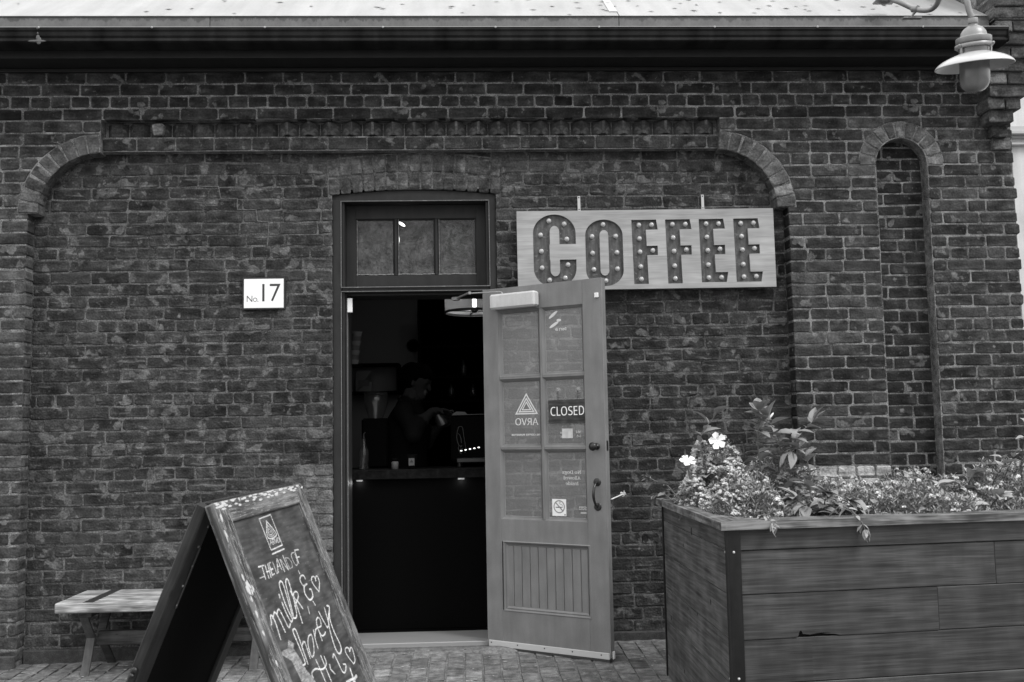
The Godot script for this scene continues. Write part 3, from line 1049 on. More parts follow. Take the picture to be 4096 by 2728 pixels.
func door(shop: Node3D) -> void:
	var L := MB.new()
	var z0 := -0.045
	L.span(Vector3(0.0, 0.075, z0), Vector3(0.112, 2.211, 0.0), 0.002)
	L.span(Vector3(0.695, 0.075, z0), Vector3(0.822, 2.211, 0.0), 0.002)
	L.span(Vector3(0.112, 2.068, z0), Vector3(0.695, 2.2105, -0.0006), 0.001)
	L.span(Vector3(0.112, 0.684, z0), Vector3(0.695, 0.818, -0.0006), 0.001)
	L.span(Vector3(0.112, 0.0755, z0), Vector3(0.695, 0.282, -0.0006), 0.001)
	L.span(Vector3(0.399, 0.818, z0 + 0.003), Vector3(0.416, 2.068, -0.003), 0.003)
	for y in [1.236, 1.659]:
		L.span(Vector3(0.112, y - 0.008, z0 + 0.004), Vector3(0.399, y + 0.008, -0.0036), 0.003)
		L.span(Vector3(0.416, y - 0.008, z0 + 0.004), Vector3(0.695, y + 0.008, -0.0036), 0.003)
	L.span(Vector3(0.112, 0.282, z0), Vector3(0.695, 0.684, -0.026))
	var cells := []
	for x in [[0.112, 0.399], [0.416, 0.695]]:
		for y in [[0.818, 1.228], [1.244, 1.651], [1.667, 2.068]]:
			cells.append([Vector2(x[0], y[0]), Vector2(x[1], y[1])])
	for q in cells:
		bead(L, q[0], q[1], -0.004, -0.020, 0.014)
		var a: Vector2 = q[0] + Vector2(0.014, 0.014)
		var b: Vector2 = q[1] - Vector2(0.014, 0.014)
		bead(L, a, b, -0.0175, -0.022, 0.005)
	bead(L, Vector2(0.126, 0.282), Vector2(0.704, 0.684), 0.003, -0.010, 0.014)
	bead(L, Vector2(0.140, 0.296), Vector2(0.690, 0.670), -0.003, -0.012, 0.012)
	var ring := [Vector2(0.120, 0.276), Vector2(0.710, 0.690)]
	bead(L, ring[0], ring[1], -0.0002, 0.003, 0.006)
	var d := part("door", L, M.door, shop, Vector3(0.081, 0.0, -0.05))
	d.rotation.y = deg_to_rad(-34.5)
	for q in cells:
		var p := MB.new()
		p.quad(Vector3(q[0].x, q[0].y, -0.0215), Vector3(q[1].x, q[0].y, -0.0215), Vector3(q[1].x, q[1].y, -0.0215), Vector3(q[0].x, q[1].y, -0.0215))
		part("pane", p, M.glass, d)
	for k in 10:
		boxpart("panel_board", Vector3(0.132 + 0.0565 * k, 0.290, -0.03), Vector3(0.132 + 0.0565 * k + 0.0545, 0.676, -0.0105), M.door, d, 0.0035)
	# hardware
	var mb := MB.new()
	mb.lathe([Vector2(0.020, 0.0), Vector2(0.020, 0.004), Vector2(0.009, 0.006), Vector2(0.008, 0.026), Vector2(0.016, 0.034), Vector2(0.0235, 0.046), Vector2(0.024, 0.054), Vector2(0.018, 0.063), Vector2(0.008, 0.067), Vector2(0.0, 0.068)], 24, Transform3D(Basis(Vector3.RIGHT, PI / 2.0), Vector3(0.766, 1.246, 0.0)))
	part("door_knob", mb, M.dark_bronze, d)
	mb = MB.new()
	for y in [1.044, 0.906]:
		mb.lathe([Vector2(0.023, 0.0), Vector2(0.023, 0.003), Vector2(0.019, 0.006), Vector2(0.0, 0.007)], 20, Transform3D(Basis(Vector3.RIGHT, PI / 2.0), Vector3(0.763, y, 0.0)))
	var path := []
	var rad := []
	for k in 15:
		var s := k / 14.0
		path.append(Vector3(0.763 + 0.0 * s, lerpf(1.046, 0.905, s), 0.004 + 0.046 * pow(sin(PI * s), 0.6)))
		rad.append(0.0052 + 0.003 * sin(PI * s))
	mb.tube(path, rad, 10)
	part("door_handle", mb, M.worn_bronze, d)
	mb = MB.new()
	mb.span(Vector3(0.086, 2.076, 0.001), Vector3(0.408, 2.168, 0.062), 0.011)
	part("door_closer", mb, M.closer, d)
	mb = MB.new()
	var inv := d.transform.affine_inverse()
	var elbow := inv * Vector3(0.002, 2.182, 0.02)
	var foot := inv * Vector3(-0.085, 2.176, -0.175)
	mb.tube([Vector3(0.165, 2.165, 0.03), Vector3(0.162, 2.178, 0.03), Vector3(0.150, 2.184, 0.03), elbow], 0.0045, 8)
	mb.tube([elbow + Vector3(0, 0.010, 0), elbow - Vector3(0, 0.006, 0)], 0.010, 10)
	mb.tube([elbow + Vector3(0, 0.004, 0), foot], [0.007, 0.006], 8)
	mb.box(foot + Vector3(0, 0.0, 0), Vector3(0.05, 0.022, 0.03), 0.003)
	part("closer_arm", mb, M.closer_arm, d)
	boxpart("door_sensor", Vector3(0.779, 2.096, 0.001), Vector3(0.803, 2.124, 0.012), M.white_plastic, d, 0.002)
	boxpart("latch_plate", Vector3(0.8205, 1.221, -0.032), Vector3(0.8232, 1.277, -0.012), M.dark_bronze, d)
	mb = MB.new()
	mb.span(Vector3(0.012, 0.066, -0.006), Vector3(0.815, 0.101, 0.006), 0.002)
	var sw := part("door_sweep", mb, M.alu, d)
	mb = MB.new()
	mb.span(Vector3(0.015, 0.052, -0.02), Vector3(0.812, 0.066, 0.002), 0.001)
	part("sweep_rubber", mb, M.rubber, d)
	boxpart("bolt_guide", Vector3(0.8225, 0.066, -0.038), Vector3(0.829, 0.108, -0.016), M.white_plastic, d, 0.002)
	for k in 5:
		mb = MB.new()
		mb.ball(Vector3(0.030 + 0.1835 * k, 0.088, 0.0062), Vector3(0.0045, 0.0045, 0.002), 8)
		part("screw", mb, M.dark_bronze, d)
	# lettering on the glass, read from the street side of the shut door
	var zt := -0.0205
	mb = MB.new()
	var tri := func(m: MB, c: Vector2, w: float, h: float, t: float) -> void:
		# outline of a triangle standing on its base, t wide
		var o := [c + Vector2(-w / 2.0, 0), c + Vector2(w / 2.0, 0), c + Vector2(0, h)]
		var k := t / h * 1.0
		var q := Vector2(w * 0.5, h)
		var side := t * q.length() / (w * 0.5)
		var i := [c + Vector2(-w / 2.0 + (t * w * 0.5 / h + t * q.length() / h), t), c + Vector2(w / 2.0 - (t * w * 0.5 / h + t * q.length() / h), t), c + Vector2(0, h - side)]
		for e in 3:
			m.prism(PackedVector2Array([o[e], o[(e + 1) % 3], i[(e + 1) % 3], i[e]]), zt, zt + 0.0008)
	tri.call(mb, Vector2(0.2905, 1.439), 0.160, 0.127, 0.0075)
	tri.call(mb, Vector2(0.2905, 1.4515), 0.112, 0.088, 0.0068)
	tri.call(mb, Vector2(0.2905, 1.463), 0.068, 0.054, 0.006)
	part("emblem", mb, M.vinyl, d)
	words("lettering", "ARVO", M.vinyl, d, Vector3(0.2905, 1.395, zt), 0.041, 0.160, PI, false)
	words("lettering", "FINE COFFEE PURVEYOR", M.vinyl, d, Vector3(0.289, 1.317, zt), 0.0115, 0.215, PI)
	words("lettering", "M-F", M.vinyl_thin, d, Vector3(0.637, 1.330, zt), 0.013, 0.034, PI, false, "Droid Serif")
	words("lettering", "S-S", M.vinyl_thin, d, Vector3(0.641, 1.306, zt), 0.013, 0.028, PI, false, "Droid Serif")
	words("lettering", "m", M.vinyl_thin, d, Vector3(0.524, 1.326, zt), 0.013, 0.011, PI, false, "Droid Serif")
	words("lettering", "m", M.vinyl_thin, d, Vector3(0.526, 1.302, zt), 0.013, 0.011, PI, false, "Droid Serif")
	words("lettering", "No Dogs", M.vinyl_thin, d, Vector3(0.588, 1.095, zt), 0.0185, 0.122, PI, false, "Droid Serif")
	words("lettering", "Allowed", M.vinyl_thin, d, Vector3(0.589, 1.066, zt), 0.0185, 0.112, PI, false, "Droid Serif")
	words("lettering", "Inside", M.vinyl_thin, d, Vector3(0.589, 1.034, zt), 0.0185, 0.083, PI, false, "Droid Serif")
	words("lettering", "Don't dr", M.vinyl_thin, d, Vector3(0.536, 1.934, zt), 0.017, 0.075, PI, true)
	mb = MB.new()   # two small white bird-like strokes high on the glass
	for q in [[0.487, 2.022, 0.62], [0.492, 1.962, 0.5]]:
		var e := PackedVector2Array()
		for k in 14:
			e.append(Vector2(q[0], q[1]) + (Vector2(cos(TAU * k / 14.0) * 0.036, sin(TAU * k / 14.0) * 0.009)).rotated(q[2]))
		mb.prism(e, zt, zt + 0.0006)
	mb.ball(Vector3(0.525, 1.987, zt), Vector3(0.017, 0.008, 0.0006), 10)
	part("decal", mb, M.vinyl_thin, d)
	boxpart("paper_note", Vector3(0.531, 1.294, zt + 0.001), Vector3(0.602, 1.350, zt + 0.0018), M.paper, d)
	# no-smoking sticker
	boxpart("no_smoking_sticker", Vector3(0.455, 0.845, zt + 0.001), Vector3(0.548, 0.942, zt + 0.002), M.sticker, d)
	var st: Node3D = d.get_child(d.get_child_count() - 1)
	mb = MB.new()
	var zz := zt + 0.0024
	var cc := Vector2(0.5015, 0.8985)
	var R := func(m: MB, a: float, b: float, n: int) -> void:
		for k in n:
			var p := TAU * k / n
			var q := TAU * (k + 1) / n
			m.quad(Vector3(cc.x + cos(p) * a, cc.y + sin(p) * a, zz), Vector3(cc.x + cos(p) * b, cc.y + sin(p) * b, zz), Vector3(cc.x + cos(q) * b, cc.y + sin(q) * b, zz), Vector3(cc.x + cos(q) * a, cc.y + sin(q) * a, zz))
	R.call(mb, 0.0315, 0.0375, 40)
	mb.box(Vector3(cc.x, cc.y, zz), Vector3(0.064, 0.0065, 0.0006), 0.0, Transform3D(Basis(Vector3.BACK, deg_to_rad(-45.0)), Vector3(cc.x, cc.y, 0)) * Transform3D(Basis(), Vector3(-cc.x, -cc.y, 0)))
	part("prohibition_ring", mb, M.sticker_grey, d)
	mb = MB.new()
	mb.span(Vector3(0.478, 0.892, zz - 0.0008), Vector3(0.518, 0.8975, zz - 0.0003))
	mb.span(Vector3(0.5205, 0.892, zz - 0.0008), Vector3(0.5225, 0.8975, zz - 0.0003))
	mb.span(Vector3(0.525, 0.892, zz - 0.0008), Vector3(0.527, 0.8975, zz - 0.0003))
	mb.tube([Vector3(0.5235, 0.900, zz), Vector3(0.5225, 0.909, zz), Vector3(0.513, 0.912, zz), Vector3(0.503, 0.917, zz), Vector3(0.502, 0.925, zz), Vector3(0.508, 0.928, zz), Vector3(0.511, 0.922, zz)], 0.0011, 5)
	part("cigarette", mb, M.black, d)
	mb = MB.new()
	mb.ball(Vector3(0.539, 0.853, zz), Vector3(0.005, 0.005, 0.0004), 10)
	part("small_seal", mb, M.sticker_grey, d)
	boxpart("alarm_sticker", Vector3(0.627, 0.880, zt + 0.001), Vector3(0.690, 0.907, zt + 0.0018), M.sticker_dark, d)
	words("lettering", "FITCH", M.vinyl, d, Vector3(0.660, 0.8975, zt + 0.0024), 0.011, 0.052)
	words("lettering", "SURVEILLANCE SYSTEM", M.vinyl, d, Vector3(0.659, 0.8855, zt + 0.0024), 0.0045, 0.058)
	boxpart("label_strip", Vector3(0.642, 0.862, zt + 0.001), Vector3(0.689, 0.872, zt + 0.0018), M.sticker_pale, d)


# ---------------------------------------------------------------- things in front of the wall
func ground_y(x: float, z: float) -> float:
	return 0.046 + 0.0125 * x - 0.025 * (z + 0.1)


func ground() -> void:
	var nrm := Vector3(-0.0125, 1.0, 0.025).normalized()
	var g := MB.new()
	var y := func(x: float, z: float) -> Vector3: return Vector3(x, ground_y(x, z) - 0.012, z)
	g.quad(y.call(-60.0, 60.0), y.call(60.0, 60.0), y.call(60.0, -0.44), y.call(-60.0, -0.44))
	g.quad(y.call(-60.0, -0.44), y.call(-3.4, -0.44), y.call(-3.4, -60.0), y.call(-60.0, -60.0))
	g.quad(y.call(3.6, -0.44), y.call(60.0, -0.44), y.call(60.0, -60.0), y.call(3.6, -60.0))
	var gr := part("ground", g, M.sand, self)
	gr.set_meta("kind", "structure")
	# brick paving: columns that run out from the wall, every second one shifted by half a brick
	var pave := MB.new()
	pave.quad(y.call(-5.0, 4.0) + nrm * 0.0135, y.call(5.0, 4.0) + nrm * 0.0135, y.call(5.0, -0.09) + nrm * 0.0135, y.call(-5.0, -0.09) + nrm * 0.0135)
	var pv := part("brick_pavement", pave, M.sand, self)
	pv.set_meta("kind", "structure")
	var list := []
	for cidx in 66:
		var x := -3.3 + 0.1015 * cidx
		var z := -0.06 + (0.0 if cidx % 2 else -0.1) + rng.randf_range(-0.01, 0.01)
		while z < 3.6:
			var z1 := z + 0.2045
			var a := maxf(z, -0.072)
			if z1 - a > 0.05:
				list.append([x + rng.randf_range(-0.002, 0.002), x + 0.0965 + rng.randf_range(-0.002, 0.002), a, z1 - 0.011])
			z = z1
	var near := []
	var rest := MB.new()
	for q in list:
		var mid := Vector3((q[0] + q[1]) / 2.0, 0, (q[2] + q[3]) / 2.0)
		if mid.x < -0.86 and mid.x > -0.9:
			pass
		if mid.z < 0.75 and absf(mid.x) < 3.1 and not (mid.x > 1.15 and mid.z > -0.05):
			near.append(q)
		else:
			paver(rest, q, Vector3.ZERO)
	near.sort_custom(func(p, q): return p[2] > q[2])
	for k in near.size():
		if k < 300:
			var mb := MB.new()
			paver(mb, near[k], Vector3.ZERO)
			part("paver", mb, M.paver, pv)
		else:
			paver(rest, near[k], Vector3.ZERO)
	part("pavers", rest, M.paver, pv).set_meta("kind", "stuff")
	# mortar skirt and grit along the foot of the wall and the step
	var fil := MB.new()
	for k in 60:
		var x := -3.2 + 0.11 * k
		if x > -0.86 and x < 0.2:
			var zz := 0.0 + rng.randf_range(-0.01, 0.02)
			fil.ball(Vector3(x, ground_y(x, 0.0) - 0.004, zz), Vector3(0.10, 0.018, rng.randf_range(0.03, 0.06)), 9)
		elif x < 2.0 and x > -2.66:
			fil.ball(Vector3(x, ground_y(x, -0.05) - 0.006, -0.07), Vector3(0.10, 0.018, rng.randf_range(0.02, 0.045)), 8)
	fil.ball(Vector3(0.13, 0.045, 0.03), Vector3(0.16, 0.03, 0.09), 12)
	var fo := part("mortar_fillet", fil, M.fillet, pv)
	fo.set_meta("kind", "stuff")
	var bits := MB.new()
	for k in 90:
		var x := rng.randf_range(-2.9, 1.1)
		var z := rng.randf_range(-0.05, 0.8)
		var p := Vector3(x, ground_y(x, z) + 0.012, z)
		var s := rng.randf_range(0.002, 0.006)
		bits.ball(p, Vector3(s * rng.randf_range(1.0, 2.4), 0.0015, s), 6, Transform3D(Basis(), Vector3.ZERO))
	var db := part("debris", bits, M.lime, self)
	tag(db, "pale crumbs and leaf bits scattered on the brick paving", "debris")
	db.set_meta("kind", "stuff")


func paver(mb: MB, q: Array, _o: Vector3) -> void:
	var t := 0.31 * exp(rng.randfn(0.0, 0.16))
	if q[2] < 0.05:
		t *= rng.randf_range(0.9, 1.25)
	var tiltx := rng.randf_range(-0.0025, 0.0025)
	var lift := rng.randf_range(-0.002, 0.0025) + 0.0085
	var ch := rng.randf_range(0.003, 0.006)
	var c := Vector2((q[0] + q[1]) / 2.0, (q[2] + q[3]) / 2.0)
	var outer := []
	var inner := []
	for s in [[0, 2, 1, 1], [1, 2, -1, 1], [1, 3, -1, -1], [0, 3, 1, -1]]:
		var x: float = q[s[0]] + rng.randf_range(-0.0025, 0.0025)
		var z: float = q[s[1]] + rng.randf_range(-0.003, 0.003)
		outer.append(Vector3(x, ground_y(x, z) - 0.012, z))
		inner.append(Vector3(x + s[2] * ch, ground_y(x, z) + lift - 0.012 + 0.012 + tiltx * signf(x - c.x), z + s[3] * ch))
	var mid := Vector3(c.x, ground_y(c.x, c.y) - 0.03, c.y)
	mb.col = Color(t, t, t)
	mb.face(inner, mid)
	for k in 4:
		var e := t * 0.92
		mb.col = Color(e, e, e)
		mb.face([inner[k], inner[(k + 1) % 4], outer[(k + 1) % 4], outer[k]], mid)


func coffee_sign() -> void:
	var s := thing("coffee_sign", "pale wooden board with cut-out COFFEE letters holding round bulbs", "sign", Vector3(0.302, 2.200, -0.02))
	s.rotation.z = 0.004
	var W := 1.610
	var H := 0.497
	var depth := 0.020
	# the outlines of the six letters, in metres from the board's lower left corner
	var L := []
	var slot := func(x0: float, x1: float, y0: float, y1: float, ry0: float, ry1: float) -> PackedVector2Array:
		var p := PackedVector2Array()
		var cx := (x0 + x1) / 2.0
		var rx := (x1 - x0) / 2.0
		for k in 25:
			var an := PI * k / 24.0
			p.append(Vector2(cx + rx * cos(an), y1 - ry1 + ry1 * sin(an)))
		for k in 25:
			var an := PI + PI * k / 24.0
			p.append(Vector2(cx + rx * cos(an), y0 + ry0 + ry0 * sin(an)))
		return p
	var c_out: PackedVector2Array = slot.call(0.099, 0.364, 0.018, 0.474, 0.118, 0.118)
	var c_in: PackedVector2Array = slot.call(0.203, 0.262, 0.087, 0.402, 0.038, 0.038)
	var o_out: PackedVector2Array = slot.call(0.423, 0.657, 0.020, 0.438, 0.100, 0.100)
	var o_in: PackedVector2Array = slot.call(0.513, 0.567, 0.087, 0.372, 0.032, 0.032)
	var arms := func(x: float, k: float, foot: bool) -> PackedVector2Array:
		var p := PackedVector2Array([Vector2(x, 0.433), Vector2(x + 0.155, 0.434), Vector2(x + 0.164, 0.371), Vector2(x + 0.089, 0.370), Vector2(x + 0.092, 0.268), Vector2(x + 0.160, 0.269), Vector2(x + 0.160, 0.210), Vector2(x + 0.093, 0.209)])
		if foot:
			p.append_array(PackedVector2Array([Vector2(x + 0.096, 0.097), Vector2(x + 0.174, 0.097), Vector2(x + 0.162, 0.034), Vector2(x + 0.006, 0.034)]))
		else:
			p.append_array(PackedVector2Array([Vector2(x + 0.097, 0.030), Vector2(x + 0.006, 0.030)]))
		return p
	var fs := [arms.call(0.714, 0, false), arms.call(0.926, 0, false), arms.call(1.137, 0, true), arms.call(1.355, 0, true)]
	# five glued planks, each with the letters cut through it
	var cuts := [0.0, 0.098, 0.205, 0.318, 0.437, H]
	for k in 5:
		var comb := CSGCombiner3D.new()
		comb.name = numbered("plank")
		s.add_child(comb, true)
		var mm: StandardMaterial3D = M["sign_wood_%d" % (k % 3)]
		var base := CSGBox3D.new()
		base.name = numbered("plank_blank")
		base.size = Vector3(W, cuts[k + 1] - cuts[k] - 0.0004, 0.034)
		base.position = Vector3(W / 2.0, (cuts[k] + cuts[k + 1]) / 2.0, -0.017)
		base.material = mm
		comb.add_child(base)
		for poly in [c_out, o_out] + fs:
			var lo := 9.0
			var hi := -9.0
			for q in poly:
				lo = minf(lo, q.y)
				hi = maxf(hi, q.y)
			if hi < cuts[k] or lo > cuts[k + 1]:
				continue
			var cp := CSGPolygon3D.new()
			cp.name = numbered("cut")
			cp.polygon = poly
			cp.depth = depth * 2.0
			cp.position.z = depth
			cp.operation = CSGShape3D.OPERATION_SUBTRACTION
			cp.material = M.sign_edge
			comb.add_child(cp)
		# the islands inside C and O belong to the planks
		for isl in [[c_in, 0], [o_in, 1]]:
			var parts := Geometry2D.intersect_polygons(isl[0], rect(0.0, W, cuts[k], cuts[k + 1] - 0.0004))
			if isl[1] == 0:
				var mouth := rect(0.2, 0.368, 0.190, 0.287)
				var whole := Geometry2D.merge_polygons(isl[0], mouth)
				parts = Geometry2D.intersect_polygons(largest(whole), rect(0.0, W, cuts[k], cuts[k + 1] - 0.0004))
			for pp in parts:
				if Geometry2D.is_polygon_clockwise(pp):
					continue
				var cp := CSGPolygon3D.new()
				cp.name = numbered("island")
				cp.polygon = pp
				cp.depth = depth + 0.004
				cp.position.z = 0.0
				cp.material = mm
				comb.add_child(cp)
	var back := MB.new()
	back.span(Vector3(0.004, 0.004, -0.045), Vector3(W - 0.004, H - 0.004, -0.0345), 0.0)
	part("backing_board", back, M.sign_edge, s)
	# letters: dark plates in the recesses, with their bulbs
	var names := [c_out, o_out] + fs
	var bulbs := [
		[[0.200, 0.435], [0.295, 0.414], [0.146, 0.347], [0.309, 0.319], [0.149, 0.245], [0.151, 0.141], [0.312, 0.158], [0.293, 0.076], [0.196, 0.064]],
		[[0.537, 0.408], [0.466, 0.333], [0.614, 0.333], [0.467, 0.229], [0.619, 0.231], [0.472, 0.126], [0.619, 0.128], [0.545, 0.055]],
		[[0.761, 0.401], [0.841, 0.402], [0.762, 0.316], [0.763, 0.232], [0.843, 0.240], [0.765, 0.140], [0.766, 0.061]],
		[[0.972, 0.403], [1.053, 0.403], [0.974, 0.319], [0.976, 0.234], [1.053, 0.242], [0.977, 0.141], [0.978, 0.062]],
		[[1.184, 0.404], [1.263, 0.403], [1.186, 0.320], [1.188, 0.236], [1.265, 0.243], [1.188, 0.145], [1.189, 0.064], [1.268, 0.065]],
		[[1.402, 0.404], [1.483, 0.405], [1.405, 0.322], [1.407, 0.237], [1.483, 0.244], [1.408, 0.145], [1.409, 0.067], [1.487, 0.068]]]
	var globe := MB.new()
	globe.ball(Vector3(0, 0, 0.013), Vector3(0.0152, 0.0152, 0.0152), 16)
	var gm := globe.mesh()
	var base := MB.new()
	base.lathe([Vector2(0.010, 0.0), Vector2(0.010, 0.006), Vector2(0.006, 0.010), Vector2(0.0, 0.011)], 12, Transform3D(Basis(Vector3.RIGHT, PI / 2.0), Vector3.ZERO))
	base.ball(Vector3(0, 0, 0.012), Vector3(0.004, 0.004, 0.006), 8)
	var bm := base.mesh()
	for k in 6:
		var mb := MB.new()
		mb.prism(names[k], -depth + 0.0004, -depth + 0.0016)
		var lt := part("letter", mb, M.letter_metal, s)
		for q in bulbs[k]:
			give("bulb", gm, M.bulb_glass, lt, Transform3D(Basis(), Vector3(q[0], q[1], -depth + 0.002)))
			give("bulb_socket", bm, M.alu_dull, lt, Transform3D(Basis(), Vector3(q[0], q[1], -depth + 0.002)))
	for x in [0.398, 1.184]:
		var mb := MB.new()
		mb.span(Vector3(x - 0.009, H + 0.012, -0.074), Vector3(x + 0.009, H + 0.108, -0.070), 0.001)
		mb.box(Vector3.ZERO, Vector3(0.018, 0.003, 0.03), 0.0, Transform3D(Basis(Vector3.RIGHT, 0.9), Vector3(x, H + 0.008, -0.062)))
		mb.span(Vector3(x - 0.009, H - 0.006, -0.050), Vector3(x + 0.009, H + 0.002, -0.047))
		var br := part("bracket", mb, M.alu, s)
		for y in [0.022, 0.098]:
			mb = MB.new()
			mb.ball(Vector3(x, H + y, -0.0695), Vector3(0.0045, 0.0045, 0.002), 8)
			part("screw", mb, M.dark_bronze, br)


func number_plate() -> void:
	var s := thing("number_sign", "white house number sign reading No. 17 in a dark frame", "sign", Vector3(-1.262, 2.212, -0.1))
	var W := 0.262
	var H := 0.200
	var mb := MB.new()
	mb.span(Vector3(-W / 2, -H / 2, 0.0), Vector3(W / 2, H / 2, 0.020), 0.0015)
	part("backing", mb, M.number_frame, s)
	mb = MB.new()
	mb.span(Vector3(-W / 2 + 0.0095, -H / 2 + 0.0095, 0.0185), Vector3(W / 2 - 0.0105, H / 2 - 0.0105, 0.0212), 0.0005)
	part("plate", mb, M.plate, s)
	var k := 1.745e-4
	var at := func(x: float, y: float) -> Vector2: return Vector2((x - 990.0) * k, (795.0 - y) * k)
	var glyph := func(polys: Array) -> void:
		var m := MB.new()
		for poly in polys:
			var p := PackedVector2Array()
			for q in poly:
				p.append(at.call(q[0], q[1]))
			m.prism(p, 0.0208, 0.0218)
		part("digit", m, M.print_black, s)
	glyph.call([[[935, 468], [1012, 468], [1012, 1083], [935, 1083]]])
	glyph.call([[[1197, 465], [1575, 465], [1303, 1083], [1243, 1055], [1458, 542], [1197, 542]]])
	glyph.call([[[398, 1095], [398, 880], [420, 880], [565, 1048], [565, 880], [588, 880], [588, 1095], [566, 1095], [420, 928], [420, 1095]]])
	var m := MB.new()
	var c: Vector2 = at.call(687, 1022)
	for i in 28:
		var a := TAU * i / 28.0
		var b := TAU * (i + 1) / 28.0
		m.quad(Vector3(c.x + cos(a) * 0.0094, c.y + sin(a) * 0.0094, 0.0218), Vector3(c.x + cos(a) * 0.0126, c.y + sin(a) * 0.0126, 0.0218), Vector3(c.x + cos(b) * 0.0126, c.y + sin(b) * 0.0126, 0.0218), Vector3(c.x + cos(b) * 0.0094, c.y + sin(b) * 0.0094, 0.0218))
	var d: Vector2 = at.call(783, 1076)
	m.prism(disc(d, 0.0028, 12), 0.0208, 0.0218)
	part("digit", m, M.print_black, s)


func closed_sign() -> void:
	# hangs on the door's glass from two suction cups
	var s := thing("closed_sign", "dark hanging plaque lettered CLOSED on the door's middle pane", "sign", Vector3(0.081, 0.0, -0.05))
	s.rotation.y = deg_to_rad(-34.5)
	var mb := MB.new()
	mb.span(Vector3(0.4475, 1.380, -0.014), Vector3(0.694, 1.518, -0.009), 0.001)
	part("plaque", mb, M.plaque, s)
	words("lettering", "CLOSED", M.plate, s, Vector3(0.574, 1.4525, -0.0088), 0.052, 0.222, 0.0, false, "Droid Sans", 0.012)
	for x in [0.509, 0.643]:
		mb = MB.new()
		mb.lathe([Vector2(0.019, 0.0), Vector2(0.016, 0.002), Vector2(0.007, 0.004), Vector2(0.006, 0.008), Vector2(0.0, 0.010)], 18, Transform3D(Basis(Vector3.RIGHT, PI / 2.0), Vector3(x, 1.572, -0.0208)))
		part("suction_cup", mb, M.cup_glass, s)
		mb = MB.new()
		mb.tube([Vector3(x, 1.572, -0.013), Vector3(x + 0.001, 1.555, -0.0115), Vector3(x - 0.001, 1.535, -0.0115), Vector3(x, 1.512, -0.0115)], 0.0012, 6)
		mb.tube([Vector3(x - 0.008, 1.541, -0.011), Vector3(x, 1.537, -0.0105), Vector3(x + 0.007, 1.531, -0.011)], 0.001, 5)
		part("cord", mb, M.black, s)


